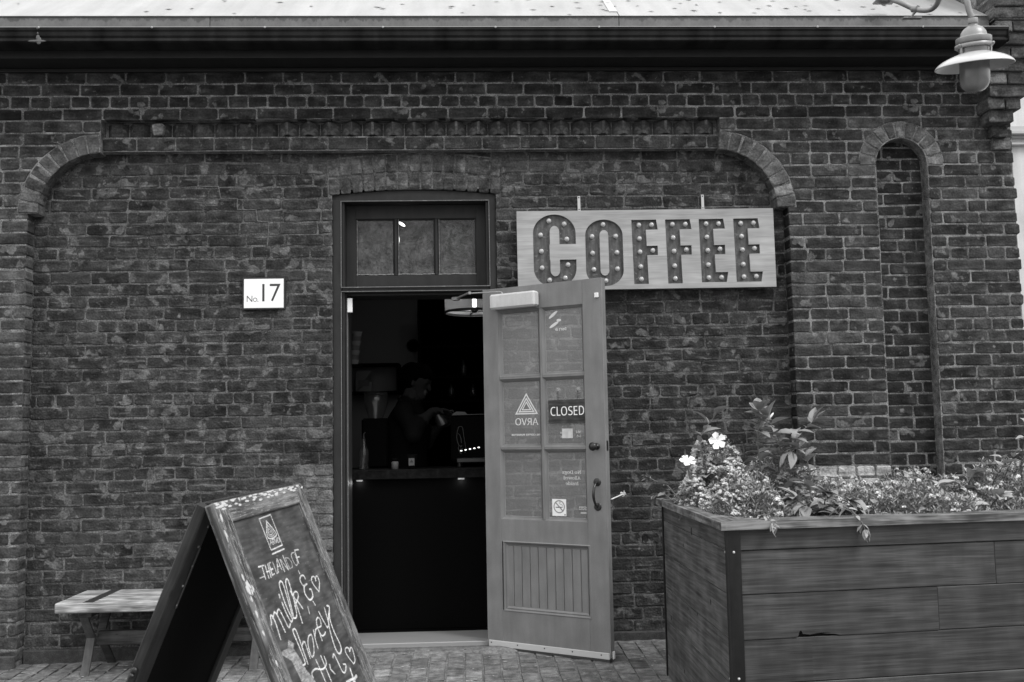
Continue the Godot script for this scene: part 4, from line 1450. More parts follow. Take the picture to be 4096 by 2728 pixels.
func sandwich_board() -> void:
	var h := Vector3(0.2357824, 0.0348995, -0.97117902)
	var down := {"right": Vector3(0.36466207, -0.92950643, 0.05513051), "left": Vector3(-0.38970949, -0.91208467, -0.12738942)}
	var A := Vector3(-0.65217584, 1.17911192, 3.48667909)
	var side := Vector3(0.971771, 0.0, 0.23592612)
	var foot := Vector3(A.x, ground_y(A.x, A.z), A.z)
	var s := thing("sandwich_board", "weathered wooden A-frame chalkboard with chalk lettering about milk and honey", "sandwich board", foot)
	var W := 0.55
	var T0 := 0.028
	for who in ["right", "left"]:
		var y: Vector3 = -down[who]
		var n := h.cross(y).normalized()
		if who == "left":
			n = -n
		var o := (A if who == "right" else A - side * 0.045) - foot
		# local axes: x along the hinge, y up the panel, z outwards (the left panel is seen from inside)
		var b := Basis(h, y, h.cross(y))
		var holder := Node3D.new()
		holder.name = numbered("panel")
		holder.transform = Transform3D(b, o)
		s.add_child(holder, true)
		var len := 1.33
		var zi := -T0 if who == "right" else 0.0
		var zo := 0.0 if who == "right" else T0
		for q in [["stile", 0.0, 0.064, -len, 0.0], ["stile", 0.497, W, -len, 0.0], ["rail", 0.064, 0.497, -0.058, 0.0], ["rail", 0.064, 0.497, -1.24, -1.17]]:
			var mm: Material = (M.board_frame_up if q[0] == "stile" else M.board_frame) if who == "right" else M.board_inner
			var k := boxpart(q[0], Vector3(q[1], q[3], zi), Vector3(q[2], q[4], zo), mm, holder, 0.003)
			if who == "right" and q[0] == "stile" and q[1] == 0.0:
				k.set_meta("label", "front frame upright worn to bare wood")
		if who == "right":
			var mb := MB.new()
			mb.quv(Vector3(0.060, -1.19, -0.010), Vector3(0.505, -1.19, -0.010), Vector3(0.505, -0.050, -0.010), Vector3(0.060, -0.050, -0.010), Vector2(0, 1), Vector2(1, 1), Vector2(1, 0), Vector2(0, 0))
			mb.span(Vector3(0.060, -1.19, -0.020), Vector3(0.505, -0.050, -0.0115))
			part("chalkboard", mb, M.chalk, holder)
		else:
			boxpart("chalkboard", Vector3(0.060, -1.19, 0.012), Vector3(0.501, -0.050, 0.020), M.board_back, holder)
		if who == "right":
			var chips := MB.new()
			for k in 90:
				var cx := rng.randf_range(0.0, W)
				var cy := -absf(rng.randfn(0.0, 0.010)) - 0.001
				if k > 62:
					cx = rng.randf_range(0.0, 0.012) + absf(rng.randfn(0.0, 0.006))
					cy = -rng.randf_range(0.0, 0.75)
				if k > 74:
					cx = 0.008 + absf(rng.randfn(0.0, 0.010))
					cy = -0.232 + rng.randfn(0.0, 0.020)
				if cy < -0.055 and cx > 0.06:
					continue
				var e := PackedVector2Array()
				var a0 := rng.randf() * TAU
				for i in 7:
					var rr := rng.randf_range(0.5, 1.3)
					e.append(Vector2(clampf(cx + cos(a0 + TAU * i / 7.0) * rr * (0.011 if k < 62 else 0.004), 0.001, W - 0.001), minf(-0.001, cy + sin(a0 + TAU * i / 7.0) * rr * (0.003 if k < 62 else 0.009))))
				var hull := Geometry2D.convex_hull(e)
				hull.remove_at(hull.size() - 1)
				if hull.size() > 2:
					chips.prism(hull, 0.0, 0.0006 + 0.00001 * k)
			part("worn_edge", chips, M.bare_wood, holder).set_meta("kind", "stuff")
			# the routed edge of the near upright and its stay plates
			boxpart("edge_strip", Vector3(-0.004, -len, -0.020), Vector3(0.0, -0.004, -0.011), M.board_dark, holder, 0.001)
			for x in [0.05, 0.43]:
				boxpart("hinge", Vector3(x, -0.004, -0.060), Vector3(x + 0.07, 0.002, -0.004), M.dark_bronze, holder, 0.001)
			var mb := MB.new()
			mb.lathe([Vector2(0.012, 0), Vector2(0.012, 0.004), Vector2(0.004, 0.005), Vector2(0.0, 0.006)], 14, Transform3D(Basis(Vector3.BACK, PI / 2.0), Vector3(-0.001, -0.545, -0.022)))
			part("bolt", mb, M.dark_bronze, holder)
		else:
			boxpart("stay_slot", Vector3(0.050, -0.29, T0), Vector3(0.060, -0.12, T0 + 0.0015), M.dark_bronze, holder)
			for k in 5:
				var mb := MB.new()
				mb.ball(Vector3(0.045 if k % 2 else 0.053, -0.06 - 0.055 * k, T0 + 0.001), Vector3(0.0035, 0.0035, 0.002), 7)
				part("screw", mb, M.alu_dull, holder)
			var mb := MB.new()
			mb.span(Vector3(-0.005, -0.66, 0.005), Vector3(0.0, -0.455, 0.023), 0.002)
			mb.ball(Vector3(-0.003, -0.455, 0.014), Vector3(0.006, 0.009, 0.009), 10)
			for k in 5:
				mb.ball(Vector3(-0.006, -0.468 - 0.042 * k, 0.014), Vector3(0.007, 0.006, 0.008), 8)
			part("latch", mb, M.dark_bronze, holder)
	var top := MB.new()
	top.box(Vector3(0.275, -0.004, -0.022), Vector3(0.50, 0.003, 0.040), 0.001, Transform3D(Basis(h, Vector3.UP, h.cross(Vector3.UP)), A - foot))
	part("hinge_leaf", top, M.dark_bronze, s)


func bench() -> void:
	var x0 := -2.300
	var s := thing("bench", "low weathered plank bench with trestle legs against the brick wall", "bench", Vector3(x0, 0, 0.16))
	var H := 0.443
	boxpart("seat_plank", Vector3(0.0, H - 0.055, -0.240), Vector3(1.22, H, -0.008), M.bench_wood, s, 0.006)
	boxpart("seat_plank", Vector3(0.003, H - 0.055, -0.006), Vector3(1.217, H, 0.228), M.bench_wood, s, 0.006)
	var strip := MB.new()
	strip.span(Vector3(0.150, H - 0.002, -0.225), Vector3(0.205, H + 0.0015, 0.212), 0.0005)
	part("inlaid_strip", strip, M.board_dark, s)
	boxpart("stretcher", Vector3(0.15, 0.165, -0.06), Vector3(1.08, 0.243, -0.02), M.bench_dark, s, 0.003)
	boxpart("under_batten", Vector3(0.12, H - 0.085, -0.21), Vector3(0.19, H - 0.056, 0.19), M.bench_dark, s, 0.003)
	for e in [0.0, 1.0]:
		for w in [[0.118, 0.19], [0.160, -0.19]]:
			var mb := MB.new()
			var bx: float = w[0] if e == 0.0 else 1.22 - w[0] - 0.05
			var pts := [[0.085, ground_y(x0, 0.24), 0.0], [0.012, 0.215, 0.008], [0.115, 0.37, -0.004]]
			if w[1] < 0.0:
				pts = [[-0.222, ground_y(x0, -0.06), 0.006], [-0.050, 0.215, -0.004], [-0.16, 0.37, 0.0]]
			for k in 2:
				var a := Vector3(bx + pts[k][2], pts[k][1], pts[k][0])
				var b := Vector3(bx + pts[k + 1][2], pts[k + 1][1], pts[k + 1][0])
				var d := (b - a).normalized()
				var side := Vector3(1, 0, 0)
				var n := side.cross(d).normalized()
				mb.box(Vector3.ZERO, Vector3(0.048, a.distance_to(b) + 0.01, 0.014), 0.002, Transform3D(Basis(n.cross(d) * -1.0 if n.cross(d).x < 0.0 else n.cross(d), d, n), (a + b) / 2.0))
			if w[1] > 0.0:
				mb.span(Vector3(bx - 0.026, ground_y(x0, 0.24) - 0.002, 0.07), Vector3(bx + 0.026, ground_y(x0, 0.24) + 0.008, 0.105), 0.002)
			else:
				mb.span(Vector3(bx - 0.026, ground_y(x0, -0.06) - 0.002, -0.235), Vector3(bx + 0.030, ground_y(x0, -0.06) + 0.008, -0.205), 0.002)
			part("leg", mb, M.bench_steel if w[1] > 0.0 else M.bench_dark, s)


func planter() -> void:
	var N := Vector3(0.997, 0.0, 2.095)
	var back := Vector3(1.001, 0.0, 0.713)
	var fdir := Vector3(cos(deg_to_rad(6.2)), 0, -sin(deg_to_rad(6.2)))
	var ldir := (back - N).normalized()
	var LW := 2.25
	var DW := 1.382
	var gy := ground_y(1.5, 1.5) - 0.03
	var s := thing("wooden_planter", "large stained plank planter box with dark steel corner posts", "planter", Vector3(N.x, gy, N.z))
	var top := 0.97 - gy
	# board: from a along d, with outward n
	var rows := [[0.855, 0.937], [0.681, 0.853], [0.507, 0.679], [0.333, 0.505], [0.159, 0.331], [-0.015, 0.157], [-0.10, -0.017]]
	var fn := fdir.cross(Vector3.UP) * -1.0
	if fn.z < 0.0:
		fn = -fn
	var ln := Vector3(-1, 0, 0)
	var place := func(called: String, a: Vector3, d: Vector3, n: Vector3, l0: float, l1: float, y0: float, y1: float, z0: float, z1: float, m: Material, ch: float) -> MeshInstance3D:
		var ax := d
		if d.cross(Vector3.UP).dot(n) < 0.0:
			ax = -d
			var t := l0
			l0 = -l1
			l1 = -t
		var o := boxpart(called, Vector3(l0, y0 - gy, z0), Vector3(l1, y1 - gy, z1), m, s, ch)
		var b := Basis(ax, Vector3.UP, ax.cross(Vector3.UP))
		o.transform = Transform3D(b, Vector3(a.x - s.position.x, 0, a.z - s.position.z) + b * o.position)
		return o
	var A0 := Vector3(N.x, 0, N.z) + Vector3(0.016, 0, -0.016)
	var split := [1.9, 1.15, 0.845, 2.6, 1.35, 1.8, 1.2]
	for k in rows.size():
		var y0: float = rows[k][0]
		var y1: float = rows[k][1]
		var m0: Material = M["planter_%d" % (k % 3)]
		var m1: Material = M["planter_%d" % ((k + 1) % 3)]
		var out := [0.006, 0.0, 0.001, -0.002, 0.001, 0.0, 0.0][k] as float
		var sp: float = split[k]
		if k == 2:
			# the third board has a splintered hole on its lower edge
			var p := PackedVector2Array([Vector2(0.0, y0 - gy), Vector2(0.232, y0 - gy), Vector2(0.238, y0 + 0.006 - gy), Vector2(0.243, y0 + 0.022 - gy), Vector2(0.250, y0 + 0.026 - gy), Vector2(0.257, y0 + 0.012 - gy), Vector2(0.284, y0 + 0.008 - gy), Vector2(0.330, y0 + 0.013 - gy), Vector2(0.380, y0 + 0.012 - gy), Vector2(0.345, y0 + 0.009 - gy), Vector2(0.390, y0 + 0.006 - gy), Vector2(0.408, y0 + 0.002 - gy), Vector2(0.411, y0 - gy), Vector2(sp - 0.001, y0 - gy), Vector2(sp - 0.001, y1 - gy), Vector2(0.0, y1 - gy)])
			var mb := MB.new()
			var b := Basis(fdir, Vector3.UP, fdir.cross(Vector3.UP))
			var sh := Vector3(0.4, 0.33, 0.0)
			var p2 := PackedVector2Array()
			for q in p:
				p2.append(q + Vector2(sh.x, sh.y))
			mb.prism(p2, -0.032, 0.0015)
			var o := part("board", mb, m0, s)
			o.transform = Transform3D(b, A0 + fdir * 0.04 - Vector3(N.x, 0, N.z) - b * sh)
			o.set_meta("label", "front board with a splintered hole on its lower edge")
		else:
			place.call("board", A0, fdir, fn, 0.04, minf(sp, LW), y0, y1, -0.032, out, m0, 0.0025)
		if sp < LW:
			place.call("board", A0, fdir, fn, sp + (0.04 if k == 2 else 0.001), LW, y0, y1, -0.032, out - 0.001, m1, 0.0025)
		place.call("board", A0, ldir, ln, 0.012, DW - 0.03, y0, y1, -0.032, 0.001, M["planter_side_%d" % (k % 2)], 0.002)
	for q in [["post", A0, fdir, fn, -0.016, 0.048], ["post", A0, ldir, ln, -0.012, 0.014]]:
		place.call(q[0], q[1], q[2], q[3], q[4], q[5], gy, 0.937, 0.004, 0.0105, M.post_steel, 0.001)
	place.call("post", A0, ldir, ln, DW - 0.034, DW - 0.014, gy, 0.937, 0.003, 0.008, M.post_steel, 0.001)
	place.call("liner", A0, fdir, fn, 0.03, LW, gy + 0.02, 0.93, -0.060, -0.036, M.planter_liner, 0.0)
	place.call("liner", A0, ldir, ln, 0.05, DW - 0.05, gy + 0.02, 0.93, -0.060, -0.036, M.planter_liner, 0.0)
	# rear and right walls, liner, soil
	place.call("board", A0 + ldir * (DW - 0.032), fdir, -fn, 0.0, LW, gy, 0.937, 0.0, 0.032, M.planter_1, 0.002)
	place.call("board", A0 + fdir * (LW - 0.02), ldir, -ln, 0.0, DW - 0.03, gy, 0.937, 0.0, 0.032, M.planter_1, 0.002)
	# screws in the posts and knots that stand as holes in the side boards
	for q in [[0.018, 0.850], [0.020, 0.361], [0.018, 0.13]]:
		var mb := MB.new()
		mb.ball(Vector3.ZERO, Vector3(0.0055, 0.0055, 0.003), 8)
		part("screw", mb, M.alu, s, A0 + fdir * (q[0] as float) + fn * 0.0115 + Vector3(0, q[1], 0) - s.position)
	for q in [[0.006, 0.85], [0.004, 0.36]]:
		var mb := MB.new()
		mb.ball(Vector3.ZERO, Vector3(0.003, 0.005, 0.005), 8)
		part("screw", mb, M.alu, s, A0 + ldir * (q[0] as float) + ln * 0.0115 + Vector3(0, q[1], 0) - s.position)
	for q in [[0.67, 0.865, 0.018], [0.865, 0.78, 0.009], [0.33, 0.60, 0.011], [0.80, 0.49, 0.009], [1.22, 0.37, 0.012], [0.25, 0.26, 0.012], [0.93, 0.17, 0.01], [0.60, 0.50, 0.006]]:
		var mb := MB.new()
		mb.ball(Vector3.ZERO, Vector3(0.0012, q[2] * 1.1, q[2] * 0.8), 9)
		part("knot", mb, M.knot, s, A0 + ldir * (q[0] as float) + ln * 0.0012 + Vector3(0, q[1], 0) - s.position)
	# cap boards, mitred at the corner
	var cap := func(p: PackedVector2Array, m: Material) -> void:
		var mb := MB.new()
		# the polygon lies in (x, z); stand it up as (x, -z) and lay it down again
		var t := Transform3D(Basis(Vector3.RIGHT, Vector3(0, 0, -1), Vector3.UP), Vector3.ZERO)
		mb.prism(p, 0.938 - gy, 0.970 - gy, t)
		part("cap_board", mb, m, s)
	var o0 := -fdir * 0.018 - ldir * 0.018
	var i0 := fdir * 0.125 + ldir * 0.125
	var flat := func(v: Vector3) -> Vector2: return Vector2(v.x, -v.z)
	cap.call(PackedVector2Array([flat.call(o0), flat.call(o0 + fdir * (LW + 0.05)), flat.call(i0 + fdir * (LW - 0.15)), flat.call(i0)]), M.planter_cap)
	cap.call(PackedVector2Array([flat.call(o0 - fdir * 0.001), flat.call(i0 - fdir * 0.001), flat.call(i0 + ldir * (DW - 0.24)), flat.call(o0 + ldir * (DW + 0.03))]), M.planter_cap_side)
	cap.call(PackedVector2Array([flat.call(o0 + ldir * (DW + 0.031)), flat.call(i0 + ldir * (DW - 0.239)), flat.call(i0 + ldir * (DW - 0.239) + fdir * (LW - 0.25)), flat.call(o0 + ldir * (DW + 0.031) + fdir * (LW + 0.05))]), M.planter_cap)
	var soil := MB.new()
	var n := 14
	var f2 := FastNoiseLite.new()
	f2.seed = 5
	f2.frequency = 3.0
	var pt := func(i: int, j: int) -> Vector3:
		var p := fdir * lerpf(0.02, LW - 0.03, i / float(n)) + ldir * lerpf(0.02, DW - 0.05, j / float(n))
		return Vector3(p.x, 0.905 - gy + 0.03 * f2.get_noise_2d(p.x, p.z), p.z)
	for i in n:
		for j in n:
			soil.quad(pt.call(i, j), pt.call(i + 1, j), pt.call(i + 1, j + 1), pt.call(i, j + 1))
	part("soil", soil, M.soil, s)


func rope() -> void:
	var s := thing("rope", "short white cord with a knotted end behind the open door", "rope", Vector3(0.80, 0.0, 0.35))
	var a := Vector3(0.79, 0.945, 0.36) - s.position
	var b := Vector3(0.897, 0.956, 0.10) - s.position
	for k in 2:
		var mb := MB.new()
		var path := []
		for i in 25:
			var t := i / 24.0
			var an := t * 40.0 + PI * k
			path.append(a.lerp(b, t) + Vector3(0.0022 * cos(an), 0.0022 * sin(an), 0))
		mb.tube(path, 0.0026, 6)
		part("strand", mb, M.cord, s)
	var mb := MB.new()
	var kn := []
	for i in 30:
		var t := TAU * i / 29.0
		kn.append(b + Vector3(0.006 * sin(t) + 0.009 * sin(2.0 * t), 0.006 * cos(t) - 0.009 * cos(2.0 * t), -0.004 * sin(3.0 * t)))
	mb.tube(kn, 0.003, 6)
	mb.tube([b, b + Vector3(0.006, 0.010, 0.0), b + Vector3(0.007, 0.020, 0.002)], 0.0022, 6)
	mb.tube([b, b + Vector3(0.012, 0.000, 0.0), b + Vector3(0.018, -0.003, 0.0)], 0.0022, 6)
	part("knot", mb, M.cord, s)


func wall_lamp() -> void:
	var base := Vector3(2.690, 3.790, 0.30)
	var s := thing("gooseneck_lamp", "grey gooseneck yard lamp with white shade and glass globe above the gutter", "lamp", base)
	var mb := MB.new()
	var path := []
	var raw := [Vector3(2.655, 3.460, 1.1), Vector3(2.642, 3.51, 1.1), Vector3(2.636, 3.57, 1.098), Vector3(2.645, 3.68, 1.075), Vector3(2.668, 3.80, 1.0), Vector3(2.695, 3.885, 0.88), Vector3(2.722, 3.905, 0.77), Vector3(2.745, 3.875, 0.66), Vector3(2.760, 3.822, 0.57), Vector3(2.765, 3.79, 0.51), Vector3(2.752, 3.785, 0.45), Vector3(2.72, 3.812, 0.385), Vector3(2.69, 3.842, 0.35), Vector3(2.655, 3.872, 0.33), Vector3(2.625, 3.905, 0.30), Vector3(2.60, 3.94, 0.25)]
	for k in raw.size() - 1:
		for i in 4:
			path.append(raw[k].cubic_interpolate(raw[k + 1], raw[maxi(k - 1, 0)], raw[mini(k + 2, raw.size() - 1)], i / 4.0) - base)
	path.append(raw[-1] - base)
	mb.tube(path, 0.0155, 14)
	part("pipe", mb, M.lamp_grey, s)
	mb = MB.new()
	var c := Vector3(2.705, 3.828, 0.365) - base
	mb.tube([c + Vector3(0.008, -0.006, 0.016), c + Vector3(-0.008, 0.006, -0.016)], 0.020, 14)
	mb.tube([c + Vector3(0.0, -0.018, 0.0), Vector3(2.697, 3.797, 0.345) - base, Vector3(2.695, 3.786, 0.34) - base], [0.009, 0.006, 0.010], 10)
	mb.span(Vector3(2.640, 3.778, 0.322) - base, Vector3(2.752, 3.786, 0.352) - base, 0.002)
	part("bracket", mb, M.lamp_grey, s)
	mb = MB.new()
	mb.ball(Vector3(2.575, 3.945, 0.24) - base, Vector3(0.055, 0.035, 0.04), 14)
	mb.span(Vector3(2.515, 3.925, 0.20) - base, Vector3(2.64, 3.938, 0.27) - base, 0.004)
	part("mount_box", mb, M.lamp_grey, s)
	# head, along its own slightly tilted axis; y = 0 at the collar's top
	var t := Transform3D(Basis(Vector3.BACK, deg_to_rad(3.0)) * Basis(Vector3.RIGHT, deg_to_rad(9.0)), Vector3(2.662, 3.455, 1.1) - base)
	mb = MB.new()
	mb.lathe([Vector2(0.016, 0.004), Vector2(0.0235, 0.002), Vector2(0.0245, -0.022), Vector2(0.024, -0.026), Vector2(0.021, -0.028), Vector2(0.021, -0.036), Vector2(0.030, -0.040), Vector2(0.048, -0.052), Vector2(0.061, -0.070), Vector2(0.066, -0.088), Vector2(0.067, -0.096), Vector2(0.085, -0.098), Vector2(0.088, -0.101), Vector2(0.088, -0.124), Vector2(0.082, -0.128), Vector2(0.080, -0.134), Vector2(0.04, -0.134)], 40, t)
	part("canopy", mb, M.lamp_grey, s)
	mb = MB.new()
	mb.lathe([Vector2(0.080, -0.132), Vector2(0.0925, -0.134), Vector2(0.0925, -0.150), Vector2(0.088, -0.153), Vector2(0.076, -0.153)], 40, t)
	for k in 3:
		var an := TAU * k / 3.0 + 0.75
		mb.ball(Vector3(0.0925 * cos(an), -0.142, 0.0925 * sin(an)), Vector3(0.011, 0.010, 0.011), 10, t)
	part("clamp_ring", mb, M.lamp_grey, s)
	for k in 3:
		var an := TAU * k / 3.0 + 0.75
		mb = MB.new()
		for e in [-0.05, 0.05]:
			mb.tube([t * Vector3(0.086 * cos(an + e), -0.150, 0.086 * sin(an + e)), t * Vector3(0.084 * cos(an + e), -0.192, 0.084 * sin(an + e))], 0.0032, 8)
		part("guard_rod", mb, M.lip, s)
	mb = MB.new()
	mb.lathe([Vector2(0.076, -0.1790), Vector2(0.082, -0.1821), Vector2(0.100, -0.1884), Vector2(0.130, -0.2001), Vector2(0.158, -0.2133), Vector2(0.178, -0.2266), Vector2(0.190, -0.2391), Vector2(0.1935, -0.2453), Vector2(0.1945, -0.2484), Vector2(0.192, -0.2500), Vector2(0.188, -0.2445), Vector2(0.174, -0.2297), Vector2(0.152, -0.2157), Vector2(0.126, -0.2047), Vector2(0.098, -0.1938), Vector2(0.077, -0.1860)], 56, t)
	part("shade", mb, M.enamel, s)
	mb = MB.new()
	mb.lathe([Vector2(0.074, -0.148), Vector2(0.0745, -0.30), Vector2(0.0745, -0.315), Vector2(0.0715, -0.337), Vector2(0.063, -0.357), Vector2(0.048, -0.372), Vector2(0.028, -0.381), Vector2(0.0, -0.384)], 40, t)
	part("globe", mb, M.globe, s)


func light_building() -> void:
	# far beyond the right end
	var s := thing("pale_building", "pale rendered building with cornice mouldings beyond the right wall end", "building", Vector3(6.0, 0, -3.0))
	boxpart("wall", Vector3(-1.4, -0.3, -2.0), Vector3(8.0, 6.5, 0.0), M.pale_wall, s, 0.01)
	for q in [[4.075, 4.125, 0.06], [4.040, 4.075, 0.09], [4.015, 4.040, 0.03], [3.965, 3.98, 0.03], [3.945, 3.965, 0.05]]:
		boxpart("cornice", Vector3(-1.4, q[0], 0.0), Vector3(8.0, q[1], q[2]), M.pale_trim, s, 0.004)


func roof_litter() -> void:
	var slope := deg_to_rad(35.0)
	var up := Vector3(0, sin(slope), -cos(slope))
	var out := Vector3(0, cos(slope), sin(slope))
	var mb := MB.new()
	for k in 80:
		var x := rng.randf_range(-2.8, 3.1)
		if x < -1.9 and rng.randf() < 0.6:
			continue
		var d := rng.randf_range(0.02, 0.55)
		var o := Vector3(x, 3.838, 0.196) + up * d + out * 0.0235
		var l := rng.randf_range(0.02, 0.055)
		var w := rng.randf_range(0.008, 0.02)
		var an := rng.randf_range(-0.25, 0.25)
		var dx := Vector3.RIGHT * cos(an) + up * sin(an)
		var dy := up * cos(an) - Vector3.RIGHT * sin(an)
		mb.quad(o - dx * l / 2, o - dy * w + out * 0.003, o + dx * l / 2, o + dy * w + out * 0.001)
	var lt := part("fallen_leaves", mb, M.dead_leaf, self)
	tag(lt, "small dead leaves stuck to the white metal roof", "leaves")
	lt.set_meta("kind", "stuff")


# ---------------------------------------------------------------- plants in the planter
func leaf_mesh(long: float, wide: float, curl: float, seg := 5) -> ArrayMesh:
	# a pointed leaf along +z from its stalk, folded along the midrib and bent down; two-sided, with a little thickness
	var mb := MB.new()
	var rows := []
	for k in seg + 1:
		var t := float(k) / seg
		var w := wide * 0.5 * pow(sin(PI * pow(t, 0.8)), 0.85)
		var z := long * t
		var y := -curl * long * t * t
		rows.append([Vector3(-w, y + w * 0.35, z), Vector3(0, y, z), Vector3(w, y + w * 0.35, z)])
	for k in seg:
		for e in 2:
			mb.quad(rows[k][e], rows[k + 1][e], rows[k + 1][e + 1], rows[k][e + 1])
	return mb.mesh()


func aim(dir: Vector3, roll := 0.0, size := 1.0) -> Basis:
	var d := dir.normalized()
	var s := Vector3.UP.cross(d)
	if s.length() < 0.05:
		s = Vector3.RIGHT
	s = s.normalized()
	return Basis(s, d.cross(s), d) * Basis(Vector3.BACK, roll) * Basis.from_scale(Vector3.ONE * size)


func stem_curve(mb: MB, pts: Array, r0: float, r1: float) -> Array:
	var path := []
	var rad := []
	for k in pts.size() - 1:
		for i in 4:
			path.append(pts[k].cubic_interpolate(pts[k + 1], pts[maxi(k - 1, 0)], pts[mini(k + 2, pts.size() - 1)], i / 4.0))
	path.append(pts[-1])
	for k in path.size():
		rad.append(lerpf(r0, r1, float(k) / path.size()))
	mb.tube(path, rad, 6)
	return path


func flower_mesh(r: float, petals: int, cup: float) -> ArrayMesh:
	var mb := MB.new()
	for k in petals:
		var an := TAU * k / petals
		var t := Transform3D(Basis(Vector3.BACK, an), Vector3.ZERO)
		var p := [Vector3(0, 0, 0), Vector3(-0.30 * r, 0.42 * r, cup * 0.5), Vector3(-0.40 * r, 0.80 * r, cup), Vector3(0.10 * r, 1.0 * r, cup * 0.7), Vector3(0.36 * r, 0.74 * r, cup * 1.1), Vector3(0.22 * r, 0.36 * r, cup * 0.5)]
		for i in range(1, 5):
			mb.tri(t * p[0], t * p[i + 1], t * p[i])
	mb.ball(Vector3(0, 0, -r * 0.1), Vector3(0.12, 0.12, 0.2) * r, 8)
	return mb.mesh()


func planter_plants() -> void:
	var lf := [leaf_mesh(0.062, 0.030, 0.35), leaf_mesh(0.050, 0.022, 0.15), leaf_mesh(0.075, 0.048, 0.5), leaf_mesh(0.058, 0.034, 0.7)]
	var group := "leafy plants standing in the planter"
	# tall vines: [label, base, curve points, leaf pairs, leaf kind]
	var vine := func(called: String, label: String, curves: Array, kind: int, size: float, spread: float, every: float, sm: Material, lm: Material) -> Node3D:
		var first: Vector3 = curves[0][0]
		var s := thing(called, label, "plant", first, group)
		for cv in curves:
			var pts := []
			for q in cv:
				pts.append(q - first)
			var mb := MB.new()
			var path := stem_curve(mb, pts, 0.0042, 0.0018)
			part("stem", mb, sm, s)
			var dist := 0.0
			var turn := rng.randf_range(0, TAU)
			for k in range(1, path.size()):
				dist += path[k].distance_to(path[k - 1])
				if dist < every and k < path.size() - 1:
					continue
				dist = 0.0
				turn += PI / 2.0 + rng.randf_range(-0.4, 0.4)
				var d: Vector3 = (path[k] - path[k - 1]).normalized()
				var end: bool = k >= path.size() - 2
				for e in (6 if end else 2):
					var an := turn + (PI if e % 2 else 0.0) + (0.55 * (e / 2) if e > 1 else 0.0)
					var away := Vector3(cos(an), 0, sin(an))
					var dir := (away * spread + d * (1.3 if end else 0.55) + Vector3(0, rng.randf_range(-0.45, 0.3), 0))
					give("leaf", lf[kind if rng.randf() < 0.75 else (kind + 1) % 4], lm, s, Transform3D(aim(dir, rng.randf_range(-0.5, 0.5), size * rng.randf_range(0.75, 1.15)), path[k]))
		return s
	var V := func(x: float, y: float, z: float) -> Vector3: return Vector3(x, y, z)
	vine.call("mandevilla", "tall leafy vine rising highest from the planter's middle with arching tips", [
		[V.call(1.405, 0.92, 1.25), V.call(1.40, 1.10, 1.25), V.call(1.385, 1.25, 1.26), V.call(1.395, 1.36, 1.25), V.call(1.40, 1.415, 1.25)],
		[V.call(1.425, 0.92, 1.22), V.call(1.49, 1.12, 1.22), V.call(1.50, 1.22, 1.25), V.call(1.475, 1.31, 1.27), V.call(1.425, 1.385, 1.28)],
		[V.call(1.45, 0.92, 1.28), V.call(1.52, 1.08, 1.28), V.call(1.56, 1.20, 1.27), V.call(1.545, 1.29, 1.26), V.call(1.62, 1.325, 1.24), V.call(1.675, 1.365, 1.22)],
		[V.call(1.47, 0.92, 1.33), V.call(1.60, 1.05, 1.33), V.call(1.61, 1.17, 1.30), V.call(1.575, 1.24, 1.30), V.call(1.53, 1.22, 1.32)]], 0, 1.55, 0.85, 0.022, M.stem, M.leaf_dark)
	var fl := vine.call("flowering_vine", "slender vine with large white trumpet flowers at the planter's left end", [
		[V.call(1.147, 0.92, 1.2), V.call(1.150, 1.10, 1.2), V.call(1.128, 1.20, 1.2), V.call(1.120, 1.29, 1.2), V.call(1.150, 1.345, 1.2), V.call(1.197, 1.40, 1.2)],
		[V.call(1.195, 0.92, 1.2), V.call(1.20, 1.08, 1.2), V.call(1.198, 1.16, 1.2), V.call(1.192, 1.25, 1.21)]], 1, 1.15, 0.6, 0.030, M.stem, M.leaf_dark) as Node3D
	var big := flower_mesh(0.042, 5, 0.010)
	for q in [[1.186, 1.277, 1.26, 0.1, 1.05], [1.047, 1.180, 1.225, -0.9, 1.0]]:
		give("flower", big, M.petal, fl, Transform3D(Basis(Vector3.RIGHT, -0.15 if q[3] > 0.0 else q[3]) * Basis(Vector3.BACK, 0.25) * Basis.from_scale(Vector3.ONE * (q[4] as float)), Vector3(q[0], q[1], q[2]) - fl.position))
	var mbt := MB.new()
	mbt.tube([Vector3(1.047, 1.178, 1.212) - fl.position, Vector3(1.06, 1.10, 1.2) - fl.position, Vector3(1.10, 1.0, 1.2) - fl.position], [0.006, 0.003, 0.003], 6)
	mbt.tube([Vector3(1.040, 1.20, 1.20) - fl.position, Vector3(1.042, 1.24, 1.20) - fl.position], [0.004, 0.001], 6)
	part("flower_tube", mbt, M.stem, fl)
	for q in [[1.452, 1.393, 1.27, 0.7], [1.425, 1.375, 1.27, 0.4]]:      # furled buds
		var mb := MB.new()
		mb.ball(Vector3.ZERO, Vector3(0.006, 0.021, 0.006), 8, Transform3D(Basis(Vector3.BACK, -(q[3] as float)), Vector3(q[0], q[1], q[2]) - fl.position))
		part("bud", mb, M.petal, fl)
	var air := []
	for k in 8:
		var x := 2.46 + 0.07 * k + rng.randf_range(-0.02, 0.02)
		var z := 1.3 + rng.randf_range(-0.18, 0.25)
		var h := rng.randf_range(0.20, 0.34) + (0.13 if k == 2 else 0.0)
		air.append([V.call(x, 0.92, z), V.call(x + rng.randf_range(-0.03, 0.03), 0.92 + h * 0.5, z), V.call(x + rng.randf_range(-0.05, 0.05), 0.92 + h, z + 0.02)])
	vine.call("airy_plant", "airy plant with thin stems and small pale leaves at the planter's right end", air, 1, 0.72, 1.1, 0.028, M.stem_dark, M.leaf_pale)
	var low := []
